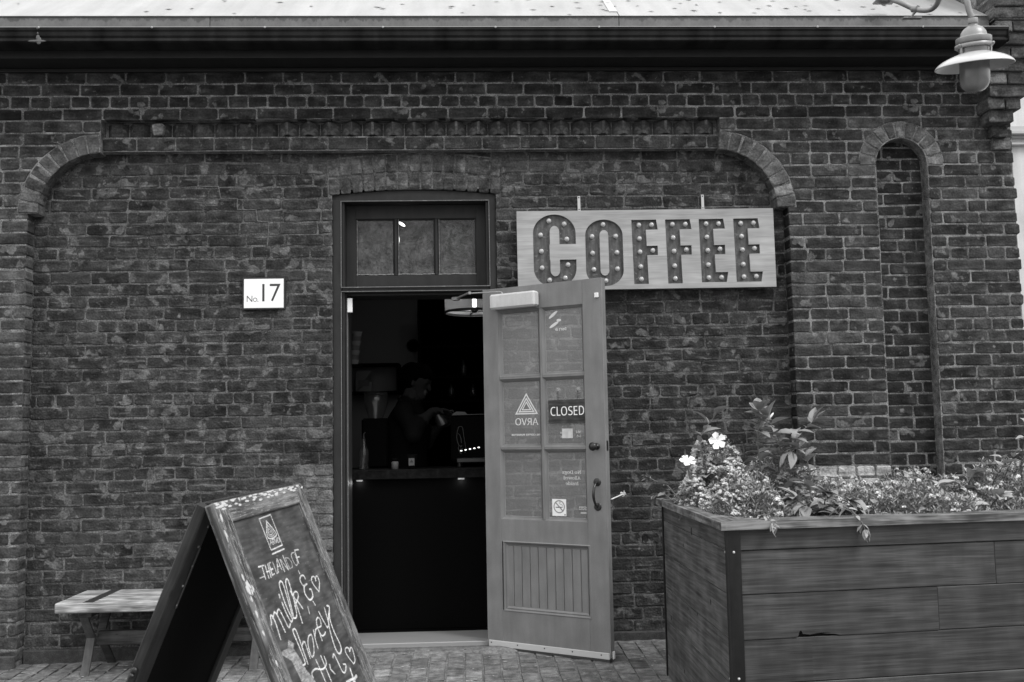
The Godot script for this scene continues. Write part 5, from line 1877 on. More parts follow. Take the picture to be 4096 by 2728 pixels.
	for k in 7:
		var an := TAU * k / 7.0
		low.append([V.call(1.50, 0.92, 1.80), V.call(1.50 + 0.06 * cos(an), 0.99, 1.80 + 0.05 * sin(an)), V.call(1.50 + 0.12 * cos(an), 1.0 + 0.03 * (k % 3), 1.82 + 0.10 * sin(an))])
	vine.call("broad_leaf_plant", "low broad-leaved plant spilling over the planter's front rim", low, 2, 1.0, 0.9, 0.026, M.stem, M.leaf_mid)
	vine.call("trailing_sprig", "leafy sprig hanging over the planter's front rim, dangling in front of boards", [[V.call(1.45, 0.95, 1.95), V.call(1.50, 1.01, 1.99), V.call(1.535, 1.0, 2.02), V.call(1.565, 0.955, 2.05), V.call(1.575, 0.925, 2.06)]], 1, 0.8, 0.8, 0.035, M.stem, M.leaf_pale)
	vine.call("trailing_sprig", "small leafy sprig hanging over the front rim near the planter's mitred corner", [[V.call(1.17, 0.94, 1.95), V.call(1.175, 0.985, 2.0), V.call(1.185, 0.972, 2.075), V.call(1.19, 0.958, 2.10)]], 1, 0.6, 1.1, 0.022, M.stem, M.leaf_pale)
	vine.call("trailing_sprig", "thin sprig reaching left over the planter's rear left corner", [[V.call(1.08, 0.95, 0.90), V.call(1.02, 1.04, 0.87), V.call(0.965, 1.065, 0.86), V.call(0.925, 1.085, 0.85)], [V.call(1.05, 0.95, 0.9), V.call(1.0, 1.0, 0.86), V.call(0.955, 1.0, 0.85)]], 1, 0.7, 0.9, 0.03, M.stem, M.leaf_mid)
	vine.call("broad_leaf_plant", "upright plant with pale broad leaves among blossoms right of centre", [[V.call(2.30, 0.92, 1.42), V.call(2.32, 1.03, 1.42), V.call(2.355, 1.095, 1.42)], [V.call(2.26, 0.92, 1.75), V.call(2.25, 0.98, 1.77), V.call(2.27, 1.02, 1.80)], [V.call(2.12, 0.92, 1.5), V.call(2.13, 1.0, 1.5), V.call(2.15, 1.05, 1.5)]], 2, 1.0, 0.9, 0.05, M.stem_dark, M.leaf_pale)
	# mounds of small blossoms: nobody could count their leaves
	var bit := MB.new()
	for k in 4:
		var an := TAU * k / 4.0 + 0.3
		var d := Vector3(cos(an), 0.9, sin(an)).normalized()
		var sd := d.cross(Vector3.UP).normalized() * 0.0032
		var o := Vector3(0, 0.004 * k, 0)
		bit.tri(o, o + d * 0.014 + sd, o + d * 0.026 + Vector3(0, -0.003, 0))
		bit.tri(o, o + d * 0.026 + Vector3(0, -0.003, 0), o + d * 0.014 - sd)
	bit.tri(Vector3(-0.0008, -0.03, 0), Vector3(0.0008, -0.03, 0), Vector3(0, 0.012, 0))
	bit.tri(Vector3(0, -0.03, -0.0008), Vector3(0, -0.03, 0.0008), Vector3(0, 0.012, 0))
	var bm := bit.mesh()
	var cl := MB.new()
	for k in 7:
		var an := TAU * k / 6.0
		var o := Vector3(0.0065 * cos(an), 0.002 * (k % 3), 0.0065 * sin(an)) if k < 6 else Vector3(0, 0.005, 0)
		var t := Basis(Vector3(rng.randf_range(-0.5, 0.5), 1, rng.randf_range(-0.5, 0.5)).normalized(), rng.randf() * 3.0)
		for e in 2:
			var x := (t * Vector3(cos(e * PI / 2), 0.0, sin(e * PI / 2))) * 0.0055
			var y := (t * Vector3(-sin(e * PI / 2), 0.0, cos(e * PI / 2))) * 0.0026
			cl.quad(o - x - y, o + x - y, o + x + y, o - x + y)
			var yv := Vector3(0, 0.0026, 0)
			cl.quad(o - x - yv, o + x - yv, o + x + yv, o - x + yv)
	var cm := cl.mesh()
	var sl := leaf_mesh(0.036, 0.020, 0.3, 3)
	var mounds := [
		["rounded mound of small white blossoms heaped over the planter's left corner", 1.21, 1.14, 0.20, 0.32, 0.30, 3000, 700],
		["leafy mound with sparse blossoms between left corner and front rim", 1.22, 1.62, 0.18, 0.34, 0.17, 2200, 130],
		["low tangle of stems and tiny leaves below the tall vine", 1.52, 1.05, 0.26, 0.28, 0.24, 2200, 90],
		["spreading blossom mound right of the tall vine", 1.78, 1.35, 0.25, 0.44, 0.115, 2800, 210],
		["blossom mound in front of the dark niche", 2.15, 1.28, 0.25, 0.45, 0.15, 3200, 230],
		["rough mound of stems at the right half's front rim", 1.85, 1.74, 0.42, 0.18, 0.13, 2000, 60],
		["mixed mound of leaves under the airy plant", 2.58, 1.35, 0.30, 0.46, 0.20, 2800, 130]]
	for q in mounds:
		var s := thing("blossom_mound", q[0], "plant", Vector3(q[1], 0.915, q[2]), "blossom mounds in the planter")
		var mm := MultiMesh.new()
		mm.transform_format = MultiMesh.TRANSFORM_3D
		mm.use_colors = true
		mm.mesh = bm
		mm.instance_count = q[6]
		var fm := MultiMesh.new()
		fm.transform_format = MultiMesh.TRANSFORM_3D
		fm.use_colors = true
		fm.mesh = cm
		fm.instance_count = q[7]
		var bl := MultiMesh.new()
		bl.transform_format = MultiMesh.TRANSFORM_3D
		bl.use_colors = true
		bl.mesh = sl
		bl.instance_count = q[6] / 7
		var spot := func(top: bool) -> Vector3:
			var a := rng.randf() * TAU
			var r := sqrt(rng.randf())
			var lump := 0.75 + 0.25 * sin(a * 3.0 + q[1] * 9.0) + 0.2 * sin(r * 9.0 + a * 5.0)
			var h: float = q[5] * (1.0 - pow(r, 2.4)) * lump + 0.035
			return Vector3(cos(a) * r * q[3], h * (1.0 if top else pow(rng.randf(), 0.45)), sin(a) * r * q[4])
		for k in mm.instance_count:
			var p: Vector3 = spot.call(false)
			mm.set_instance_transform(k, Transform3D(Basis(Vector3(rng.randf_range(-1, 1), 0.6, rng.randf_range(-1, 1)).normalized(), rng.randf_range(-0.7, 0.7)) * Basis(Vector3.UP, rng.randf() * TAU) * Basis.from_scale(Vector3.ONE * rng.randf_range(0.7, 1.35)), p))
			var c := 0.21 * exp(rng.randfn(0.0, 0.3))
			mm.set_instance_color(k, Color(c, c, c))
		for k in fm.instance_count:
			var p: Vector3 = spot.call(true)
			fm.set_instance_transform(k, Transform3D(Basis(Vector3(rng.randf_range(-1, 1), 0.2, rng.randf_range(-1, 1)).normalized(), rng.randf_range(-0.8, 0.8)) * Basis.from_scale(Vector3.ONE * rng.randf_range(0.7, 1.25)), p + Vector3(0, 0.012, 0)))
			var c := rng.randf_range(0.6, 0.85)
			fm.set_instance_color(k, Color(c, c, c))
		for k in bl.instance_count:
			var p: Vector3 = spot.call(false)
			bl.set_instance_transform(k, Transform3D(aim(Vector3(rng.randf_range(-1, 1), rng.randf_range(-0.2, 0.8), rng.randf_range(-1, 1)), rng.randf_range(-1, 1), rng.randf_range(0.6, 1.2)), p))
			var c := 0.22 * exp(rng.randfn(0.0, 0.3))
			bl.set_instance_color(k, Color(c, c, c))
		for e in [["foliage", mm, M.greens], ["blossoms", fm, M.blossom], ["leaves", bl, M.greens]]:
			var o := MultiMeshInstance3D.new()
			o.name = numbered(e[0])
			o.multimesh = e[1]
			o.material_override = e[2]
			o.set_meta("kind", "stuff")
			s.add_child(o, true)


# ---------------------------------------------------------------- a person from tapered, smoothly joined bones
func body(mb: MB, bones: Array, cell: float, soft: float) -> void:
	# bones: [a, b, ra, rb, grey]; surface nets over the joined distances
	var lo := Vector3.ONE * 1e9
	var hi := -lo
	for b in bones:
		var r: float = maxf(b[2], b[3]) + soft + cell * 2.0
		for k in 2:
			lo = lo.min(b[k] - Vector3.ONE * r)
			hi = hi.max(b[k] + Vector3.ONE * r)
	var n := Vector3i(((hi - lo) / cell).ceil()) + Vector3i.ONE
	var field := PackedFloat32Array()
	field.resize(n.x * n.y * n.z)
	field.fill(1.0)
	for b in bones:
		var r: float = maxf(b[2], b[3]) + soft + cell * 2.0
		var p0 := Vector3i(((b[0].min(b[1]) - Vector3.ONE * r - lo) / cell).floor()).max(Vector3i.ZERO)
		var p1 := Vector3i(((b[0].max(b[1]) + Vector3.ONE * r - lo) / cell).ceil()).min(n - Vector3i.ONE)
		var ab: Vector3 = b[1] - b[0]
		var l2 := maxf(ab.length_squared(), 1e-9)
		for z in range(p0.z, p1.z + 1):
			for y in range(p0.y, p1.y + 1):
				var i := (z * n.y + y) * n.x + p0.x
				for x in range(p0.x, p1.x + 1):
					var p := lo + Vector3(x, y, z) * cell
					var t := clampf((p - b[0]).dot(ab) / l2, 0.0, 1.0)
					var d: float = (p - b[0] - ab * t).length() - lerpf(b[2], b[3], t)
					var f := field[i]
					var h := maxf(soft - absf(f - d), 0.0) / soft
					field[i] = minf(f, d) - h * h * soft * 0.25
					i += 1
	var at := {}
	var verts := []
	var step := [1, n.x, n.x * n.y]
	var grad := func(i: int) -> Vector3: return Vector3(field[i + 1] - field[i], field[i + step[1]] - field[i], field[i + step[2]] - field[i])
	for z in n.z - 1:
		for y in n.y - 1:
			for x in n.x - 1:
				var i: int = (z * n.y + y) * n.x + x
				var f0 := field[i]
				if f0 > cell * 3.0:
					continue
				var inside := 0
				for k in 8:
					if field[i + (k & 1) + ((k >> 1) & 1) * step[1] + (k >> 2) * step[2]] < 0.0:
						inside += 1
				if inside == 0 or inside == 8:
					continue
				var sum := Vector3.ZERO
				var cnt := 0
				for k in 8:
					var fa := field[i + (k & 1) + ((k >> 1) & 1) * step[1] + (k >> 2) * step[2]]
					for ax in 3:
						if (k >> ax) & 1:
							continue
						var k2 := k | (1 << ax)
						var fb := field[i + (k2 & 1) + ((k2 >> 1) & 1) * step[1] + (k2 >> 2) * step[2]]
						if (fa < 0.0) != (fb < 0.0):
							var v := Vector3(k & 1, (k >> 1) & 1, k >> 2)
							v[ax] = fa / (fa - fb)
							sum += v
							cnt += 1
				at[i] = verts.size()
				var pos := lo + (Vector3(x, y, z) + sum / cnt) * cell
				var near := 1e9
				var tone := 0.1
				for b in bones:
					var ab: Vector3 = b[1] - b[0]
					var t := clampf((pos - b[0]).dot(ab) / maxf(ab.length_squared(), 1e-9), 0.0, 1.0)
					var d: float = (pos - b[0] - ab * t).length() - lerpf(b[2], b[3], t)
					if d < near:
						near = d
						tone = b[4]
				verts.append([pos, grad.call(i).normalized(), tone])
	for i in at:
		for ax in 3:
			if (field[i] < 0.0) == (field[i + step[ax]] < 0.0):
				continue
			var s1: int = step[(ax + 1) % 3]
			var s2: int = step[(ax + 2) % 3]
			if not (at.has(i - s1) and at.has(i - s2) and at.has(i - s1 - s2)):
				continue
			var q := [verts[at[i]], verts[at[i - s1]], verts[at[i - s1 - s2]], verts[at[i - s2]]]
			if field[i] >= 0.0:
				q.reverse()
			for t in [[0, 1, 2], [0, 2, 3]]:
				mb.stri(q[t[0]][0], q[t[1]][0], q[t[2]][0], q[t[0]][1], q[t[1]][1], q[t[2]][1])
				for e in 3:
					var g: float = q[t[[0, 2, 1][e]]][2]
					mb.c[mb.c.size() - 3 + e] = Color(g, g, g)


func finger(b: Array, root: Vector3, d0: Vector3, bend: Vector3, long: float, r: float, tone: float) -> void:
	var p := root
	var d := d0.normalized()
	for k in 3:
		var l: float = long * [0.45, 0.32, 0.23][k]
		var q := p + d * l
		b.append([p, q, r * (1.0 - 0.1 * k), r * (0.92 - 0.1 * k), tone])
		p = q
		d = (d + bend * 0.75).normalized()


func barista() -> void:
	var o := Vector3(-0.44, 0.079, -0.95)
	var s := thing("person", "person in dark shirt behind the counter, head bent over a small jug", "person", o)
	var sk := 0.018
	var sh := 0.004
	var tr := 0.006
	var P := func(x: float, y: float, z: float) -> Vector3: return Vector3(x, y, z) - o
	var bones := [
		[P.call(-0.455, 1.02, -0.95), P.call(-0.455, 1.10, -0.94), 0.145, 0.14, sh], [P.call(-0.455, 1.10, -0.94), P.call(-0.44, 1.38, -0.93), 0.135, 0.15, sh],
		[P.call(-0.455, 1.47, -0.80), P.call(-0.42, 1.47, -1.07), 0.072, 0.072, sh], [P.call(-0.44, 1.40, -0.93), P.call(-0.43, 1.52, -0.93), 0.13, 0.085, sh],
		[P.call(-0.43, 1.54, -0.93), P.call(-0.40, 1.62, -0.92), 0.058, 0.055, sk],
		[P.call(-0.46, 1.48, -0.77), P.call(-0.385, 1.32, -0.64), 0.062, 0.048, sh], [P.call(-0.385, 1.32, -0.64), P.call(-0.345, 1.40, -0.70), 0.048, 0.043, sh], [P.call(-0.345, 1.40, -0.70), P.call(-0.265, 1.485, -0.80), 0.042, 0.029, sk],
		[P.call(-0.41, 1.48, -1.08), P.call(-0.33, 1.26, -1.05), 0.06, 0.047, sh], [P.call(-0.33, 1.26, -1.05), P.call(-0.21, 1.39, -0.93), 0.044, 0.028, sk],
		[P.call(-0.46, 1.0, -0.85), P.call(-0.45, 0.56, -0.84), 0.09, 0.06, tr], [P.call(-0.45, 0.56, -0.84), P.call(-0.46, 0.16, -0.85), 0.058, 0.042, tr],
		[P.call(-0.46, 1.0, -1.04), P.call(-0.47, 0.56, -1.05), 0.09, 0.06, tr], [P.call(-0.47, 0.56, -1.05), P.call(-0.47, 0.16, -1.05), 0.058, 0.042, tr],
		[P.call(-0.49, 0.115, -0.85), P.call(-0.33, 0.105, -0.83), 0.042, 0.032, tr], [P.call(-0.50, 0.115, -1.05), P.call(-0.34, 0.105, -1.05), 0.042, 0.032, tr]]
	var mb := MB.new()
	body(mb, bones, 0.016, 0.05)
	# head: skull, jaw, nose, brow, lips, ears on a finer grid
	var up := Vector3(0.20, 0.97, 0.0).normalized()
	var fw := Vector3(0.93, -0.30, 0.22).normalized()
	up = (up - fw * up.dot(fw)).normalized()
	var rt := fw.cross(up)
	var hc: Vector3 = P.call(-0.375, 1.69, -0.92)
	var H := func(f: float, u: float, r: float) -> Vector3: return hc + fw * f + up * u + rt * r
	var head := [
		[H.call(-0.035, 0.025, 0), H.call(0.015, 0.030, 0), 0.078, 0.076, sk], [H.call(0.02, -0.02, 0), H.call(0.045, -0.075, 0), 0.062, 0.040, sk], [H.call(0.045, -0.080, 0), H.call(0.066, -0.088, 0), 0.026, 0.020, sk],
		[H.call(0.082, 0.020, 0), H.call(0.104, -0.022, 0), 0.010, 0.013, sk], [H.call(0.075, 0.032, -0.03), H.call(0.075, 0.032, 0.03), 0.014, 0.014, sk],
		[H.call(0.083, -0.048, -0.014), H.call(0.083, -0.048, 0.014), 0.009, 0.009, 0.04], [H.call(0.081, -0.059, -0.012), H.call(0.081, -0.059, 0.012), 0.009, 0.009, 0.04],
		[H.call(0.070, 0.014, 0.030), H.call(0.073, 0.014, 0.033), 0.010, 0.010, 0.01], [H.call(0.070, 0.014, -0.030), H.call(0.073, 0.014, -0.033), 0.010, 0.010, 0.01],
		[H.call(-0.012, 0.025, 0.076), H.call(-0.004, -0.022, 0.074), 0.014, 0.010, sk], [H.call(-0.012, 0.025, -0.076), H.call(-0.004, -0.022, -0.074), 0.014, 0.010, sk],
		[H.call(-0.03, -0.04, 0), H.call(-0.02, -0.12, 0), 0.055, 0.052, sk]]
	body(mb, head, 0.006, 0.018)
	# hands: palm, four fingers, thumb
	for q in [[P.call(-0.265, 1.485, -0.80), Vector3(0.9, 0.05, -0.25), Vector3(0.1, -0.85, 0.15), Vector3(0.2, -0.2, -1.0)], [P.call(-0.21, 1.39, -0.93), Vector3(0.75, 0.45, 0.35), Vector3(0.35, 0.3, 0.9), Vector3(0.3, 0.95, 0.2)]]:
		var hb := []
		var d: Vector3 = q[1].normalized()
		var acr: Vector3 = d.cross(q[2]).normalized()
		var w: Vector3 = q[0]
		hb.append([w, w + d * 0.035, 0.026, 0.026, sk])
		for k in 4:
			var off := acr * (k - 1.5) * 0.019
			hb.append([w + d * 0.02 + off * 0.6, w + d * 0.075 + off, 0.014, 0.0115, sk])
			finger(hb, w + d * 0.078 + off, d + q[2] * 0.35, q[2], [0.062, 0.072, 0.067, 0.052][k], 0.0085, sk)
		finger(hb, w + d * 0.03 - acr * 0.026, d * 0.6 - acr * 0.7 + q[2] * 0.4, q[2] * 0.6 + acr * 0.2, 0.055, 0.010, sk)
		body(mb, hb, 0.005, 0.007)
	part("body", mb, M.figure, s)
	var hair := MB.new()
	body(hair, [[H.call(-0.042, 0.040, 0), H.call(0.018, 0.060, 0), 0.094, 0.078, 0.003], [H.call(-0.060, 0.015, 0), H.call(-0.060, -0.078, 0), 0.074, 0.046, 0.003], [H.call(-0.025, 0.03, 0.050), H.call(-0.028, -0.01, 0.045), 0.042, 0.034, 0.003], [H.call(-0.025, 0.03, -0.050), H.call(-0.028, -0.01, -0.045), 0.042, 0.034, 0.003], [H.call(0.03, 0.085, -0.03), H.call(0.075, 0.07, 0.02), 0.030, 0.016, 0.003]], 0.008, 0.03)
	part("hair", hair, M.figure, s)
	mb = MB.new()
	mb.tube([P.call(-0.475, 1.55, -0.83), P.call(-0.50, 1.575, -0.93), P.call(-0.46, 1.56, -1.02), P.call(-0.39, 1.53, -1.0), P.call(-0.355, 1.50, -0.93), P.call(-0.40, 1.53, -0.84), P.call(-0.475, 1.55, -0.83)], 0.013, 8)
	part("collar", mb, M.shirt, s)
	var jug := thing("milk_jug", "small steel jug in the hands of the person behind the counter", "jug", Vector3(-0.185, 1.385, -0.845))
	mb = MB.new()
	mb.lathe([Vector2(0.0, 0.0), Vector2(0.040, 0.0), Vector2(0.043, 0.008), Vector2(0.040, 0.05), Vector2(0.031, 0.085), Vector2(0.036, 0.10), Vector2(0.034, 0.10), Vector2(0.029, 0.085), Vector2(0.037, 0.05), Vector2(0.0, 0.01)], 24, Transform3D(Basis(Vector3.BACK, 0.5), Vector3.ZERO))
	part("vessel", mb, M.machine_metal, jug)
	mb = MB.new()
	mb.tube([Vector3(0.03, 0.10, 0.0), Vector3(0.06, 0.105, 0.0), Vector3(0.075, 0.07, 0.0), Vector3(0.05, 0.03, 0.0)], 0.004, 8)
	part("handle", mb, M.machine_metal, jug)


# ---------------------------------------------------------------- what stands inside
func interior() -> void:
	var c := thing("bar_counter", "dark coffee bar with a mottled stone top inside the doorway", "counter", Vector3(-0.4, 0.079, -0.75))
	boxpart("counter_top", Vector3(-2.0, 0.962, -0.26), Vector3(2.0, 1.024, 0.25), M.counter_stone, c, 0.004)
	boxpart("counter_front", Vector3(-1.98, 0.0, 0.18), Vector3(1.98, 0.962, 0.21), M.room_black, c, 0.002)
	for x in [-0.33, 0.33]:
		var mb := MB.new()
		mb.lathe([Vector2(0.0, 0.953), Vector2(0.020, 0.953), Vector2(0.022, 0.962)], 14, Transform3D(Basis(), Vector3(x, 0, 0.235)))
		part("puck_light", mb, M.puck, c)
		var l := OmniLight3D.new()
		l.name = numbered("puck_glow")
		l.light_energy = 0.0022
		l.light_size = 0.012
		l.omni_range = 8.0
		l.omni_attenuation = 2.0
		l.shadow_enabled = true
		l.position = Vector3(x, 0.945, 0.235)
		c.add_child(l)
	# espresso machine
	var e := thing("espresso_machine", "dark espresso machine with a row of small lights and a pale emblem", "coffee machine", Vector3(0.02, 1.104, -0.80))
	var mb := MB.new()
	mb.span(Vector3(-0.16, 0.03, -0.20), Vector3(0.38, 0.36, 0.0), 0.02)
	part("body", mb, M.room_black, e)
	mb = MB.new()
	mb.prism(PackedVector2Array([Vector2(-0.145, 0.36), Vector2(-0.12, 0.375), Vector2(-0.06, 0.372), Vector2(-0.045, 0.355), Vector2(0.40, 0.362), Vector2(0.40, 0.356), Vector2(-0.15, 0.35)]), -0.2, 0.01)
	part("top_rail", mb, M.machine_metal, e)
	for k in 2:
		mb = MB.new()
		mb.tube([Vector3(-0.10 + 0.3 * k, 0.0, -0.05), Vector3(-0.10 + 0.3 * k, 0.03, -0.05)], 0.02, 10)
		part("foot", mb, M.machine_metal, e)
	mb = MB.new()
	for st in [[[-0.115, 0.26], [-0.105, 0.29], [-0.09, 0.295], [-0.078, 0.285], [-0.075, 0.26], [-0.07, 0.22], [-0.065, 0.19]], [[-0.115, 0.26], [-0.120, 0.22], [-0.115, 0.19], [-0.105, 0.165], [-0.11, 0.145], [-0.10, 0.12], [-0.09, 0.105]], [[-0.065, 0.19], [-0.06, 0.16], [-0.058, 0.13], [-0.065, 0.115]], [[-0.108, 0.245], [-0.098, 0.235], [-0.09, 0.21], [-0.088, 0.18]], [[-0.10, 0.165], [-0.092, 0.15], [-0.085, 0.165]], [[-0.092, 0.145], [-0.088, 0.12], [-0.082, 0.145]]]:
		var path := []
		for q in st:
			path.append(Vector3(q[0], q[1] - 0.02, 0.001))
		mb.tube(path, 0.0016, 5)
	part("emblem", mb, M.emblem_line, e)
	for k in 5:
		mb = MB.new()
		mb.ball(Vector3(-0.09 + 0.030 * k, 0.108 + 0.005 * k, 0.003), Vector3(0.008, 0.004, 0.003), 8)
		part("indicator_light", mb, M.led, e)
	boxpart("drip_tray", Vector3(-0.12, 0.03, 0.0), Vector3(0.36, 0.06, 0.10), M.machine_metal, e, 0.004)
	# things on the counter
	var cup := thing("takeaway_cup", "small takeaway cup with a pale triangle label on the counter", "cup", Vector3(-0.395, 1.104, -0.60))
	mb = MB.new()
	mb.lathe([Vector2(0.0, 0.0), Vector2(0.026, 0.0), Vector2(0.036, 0.088), Vector2(0.038, 0.090), Vector2(0.036, 0.093), Vector2(0.0, 0.093)], 20)
	part("cup_wall", mb, M.shirt, cup)
	boxpart("label", Vector3(-0.019, 0.022, 0.0345), Vector3(0.019, 0.070, 0.036), M.dim_paper, cup)
	mb = MB.new()
	mb.prism(PackedVector2Array([Vector2(-0.012, 0.042), Vector2(0.012, 0.042), Vector2(0, 0.062)]), 0.0362, 0.0368)
	part("emblem", mb, M.black, cup)
	var jar := thing("jar", "squat jar with a dark lid and pale label on the counter", "jar", Vector3(-0.507, 1.104, -0.60))
	mb = MB.new()
	mb.lathe([Vector2(0.0, 0.0), Vector2(0.023, 0.0), Vector2(0.024, 0.045), Vector2(0.016, 0.052), Vector2(0.0, 0.052)], 18)
	part("glass", mb, M.dim_paper, jar)
	mb = MB.new()
	mb.lathe([Vector2(0.0, 0.052), Vector2(0.022, 0.052), Vector2(0.022, 0.07), Vector2(0.0, 0.071)], 18)
	part("lid", mb, M.room_black, jar)
	var bt := thing("bottle", "clear glass bottle at the left end of the counter", "bottle", Vector3(-0.72, 1.104, -0.68))
	mb = MB.new()
	mb.lathe([Vector2(0.0, 0.0), Vector2(0.032, 0.0), Vector2(0.033, 0.12), Vector2(0.014, 0.165), Vector2(0.013, 0.20), Vector2(0.015, 0.205), Vector2(0.0, 0.207)], 18)
	part("glass", mb, M.bottle_glass, bt)
	mb = MB.new()
	mb.tube([Vector3(0.0, 0.207, 0), Vector3(0.0, 0.235, 0), Vector3(0.012, 0.245, 0)], [0.009, 0.005, 0.003], 8)
	part("pourer", mb, M.machine_metal, bt)
	# grinder and coffee bags at the left
	var gr := thing("coffee_grinder", "tall dark coffee grinder on the counter's left end", "grinder", Vector3(-0.66, 1.104, -0.92))
	boxpart("body", Vector3(-0.09, 0.0, -0.12), Vector3(0.09, 0.34, 0.10), M.room_black, gr, 0.015)
	mb = MB.new()
	mb.lathe([Vector2(0.05, 0.34), Vector2(0.085, 0.45), Vector2(0.085, 0.52), Vector2(0.0, 0.53)], 20)
	part("hopper", mb, M.bottle_glass, gr)
	mb = MB.new()
	mb.tube([Vector3(0.09, 0.22, 0.02), Vector3(0.13, 0.20, 0.03), Vector3(0.15, 0.19, 0.04)], [0.012, 0.01, 0.014], 8)
	part("spout", mb, M.machine_metal, gr)
	var sh := thing("wall_shelf", "dark wall shelf holding coffee bags left of the person", "shelf", Vector3(-0.80, 1.69, -2.45))
	boxpart("board", Vector3(-0.5, -0.02, -0.15), Vector3(0.20, 0.0, 0.12), M.room_black, sh, 0.002)
	boxpart("side_frame", Vector3(0.18, 0.0, -0.15), Vector3(0.20, 0.22, 0.12), M.room_black, sh, 0.002)
	boxpart("top_frame", Vector3(-0.5, 0.22, -0.15), Vector3(0.20, 0.235, 0.12), M.room_black, sh, 0.002)
	for q in [[-0.10, 0.13, 0.175, "shiny foil coffee bag standing on the wall shelf's right side"], [-0.30, 0.11, 0.14, "smaller coffee bag with a pale label, left of the foil bag"]]:
		var bag := thing("coffee_bag", q[3], "bag", sh.position + Vector3(q[0], 0.001, 0.03), "coffee bags on the wall shelf")
		mb = MB.new()
		var w: float = q[1] / 2.0
		var h: float = q[2]
		var pts := [[-w, 0.0, 0.03], [w, 0.0, 0.03], [w * 1.03, h * 0.5, 0.032], [w * 0.97, h * 0.92, 0.008], [w * 0.98, h, 0.003], [-w * 0.98, h, 0.003], [-w * 0.97, h * 0.92, 0.008], [-w * 1.03, h * 0.5, 0.034]]
		var fr := []
		var bk := []
		for p in pts:
			fr.append(Vector3(p[0], p[1], p[2]))
			bk.append(Vector3(p[0], p[1], -p[2]))
		mb.face(fr, Vector3(0, h / 2, 0))
		mb.face(bk, Vector3(0, h / 2, 0))
		for k in 8:
			mb.face([fr[k], fr[(k + 1) % 8], bk[(k + 1) % 8], bk[k]], Vector3(0, h / 2, 0))
		part("pouch", mb, M.foil, bag)
		boxpart("label", Vector3(-w * 0.7, h * 0.25, 0.0325), Vector3(w * 0.7, h * 0.55, 0.034), M.dim_paper, bag)
	var cl := thing("wall_clock", "small round dark clock on the inner partition wall", "clock", Vector3(-0.49, 2.09, -2.59))
	mb = MB.new()
	mb.lathe([Vector2(0.0, 0.02), Vector2(0.045, 0.02), Vector2(0.055, 0.0)], 24, Transform3D(Basis(Vector3.RIGHT, PI / 2.0), Vector3.ZERO))
	part("dial", mb, M.room_black, cl)
	mb = MB.new()
	for k in 24:
		var a := TAU * k / 24.0
		mb.ball(Vector3(cos(a) * 0.052, sin(a) * 0.052, 0.012), Vector3(0.008, 0.008, 0.012), 6)
	part("rim", mb, M.black, cl)
	var st := thing("cup_stack", "leaning stack of pale rimmed cups beside the left door jamb", "cups", Vector3(-0.845, 1.84, -1.2))
	for k in 7:
		mb = MB.new()
		mb.lathe([Vector2(0.030, 0.0), Vector2(0.040, 0.030), Vector2(0.042, 0.033), Vector2(0.038, 0.033)], 14)
		part("cup", mb, M.dim_paper if k % 2 else M.room_wall, st, Vector3(0.004 * k, 0.034 * k, 0))
	boxpart("bracket", Vector3(-0.08, -0.02, -0.06), Vector3(0.06, 0.0, 0.05), M.room_black, st)
	for q in [[-0.055, 1.80, 0.13, "tallest bottle on the dark back shelf"], [-0.16, 1.63, 0.1, "short bottle at the back shelf's left end"], [0.02, 1.63, 0.1, "short bottle below the tall one on the back shelf"]]:
		var b2 := thing("bottle", q[3], "bottle", Vector3(q[0], q[1], -2.2), "bottles on the dark back shelf")
		mb = MB.new()
		mb.lathe([Vector2(0.0, 0.0), Vector2(0.026, 0.0), Vector2(0.026, 0.6 * q[2]), Vector2(0.011, 0.8 * q[2]), Vector2(0.011, q[2]), Vector2(0.0, q[2])], 14)
		part("glass", mb, M.bottle_glass, b2)
	var bs := thing("back_shelf", "dark shelf unit at the back right of the bar", "shelf", Vector3(0.0, 0.079, -2.3))
	for y in [1.50, 1.70, 1.95]:
		boxpart("board", Vector3(-0.4, y, -0.1), Vector3(0.9, y + 0.02, 0.2), M.room_black, bs)
	boxpart("side", Vector3(-0.42, 0.0, -0.1), Vector3(-0.4, 2.2, 0.2), M.room_black, bs)
	boxpart("side", Vector3(0.9, 0.0, -0.1), Vector3(0.92, 2.2, 0.2), M.room_black, bs)
	# drum pendant with a lit tube inside
	var dr := thing("pendant_lamp", "drum pendant lamp with a bright tube bulb inside the doorway", "lamp", Vector3(0.036, 2.19, -1.0))
	mb = MB.new()
	mb.lathe([Vector2(0.210, 0.0), Vector2(0.214, 0.30)], 40)
	part("drum", mb, M.drum, dr)
	for y in [0.0, 0.30]:
		mb = MB.new()
		mb.lathe([Vector2(0.205, y - 0.012), Vector2(0.216, y - 0.012), Vector2(0.216, y + 0.004), Vector2(0.205, y + 0.004), Vector2(0.205, y - 0.012)], 40)
		part("rim", mb, M.black, dr)
	mb = MB.new()
	mb.tube([Vector3(-0.207, 0.006, 0.03), Vector3(0.207, 0.006, -0.03)], 0.005, 6)
	mb.tube([Vector3(-0.03, 0.006, -0.207), Vector3(0.03, 0.006, 0.207)], 0.005, 6)
	mb.ball(Vector3(0, 0.012, 0), Vector3(0.026, 0.02, 0.026), 12)
	mb.tube([Vector3(0, 0.01, 0), Vector3(0, 0.81, 0)], 0.005, 6)
	part("spider", mb, M.black, dr)
	mb = MB.new()
	mb.lathe([Vector2(0.0, 0.028), Vector2(0.014, 0.030), Vector2(0.0155, 0.04), Vector2(0.0155, 0.128), Vector2(0.010, 0.138), Vector2(0.0, 0.14)], 16, Transform3D(Basis(), Vector3(0.0, 0.0, 0.04)))
	part("bulb", mb, M.bulb_lit, dr)
	var l := OmniLight3D.new()
	l.name = numbered("bulb_light")
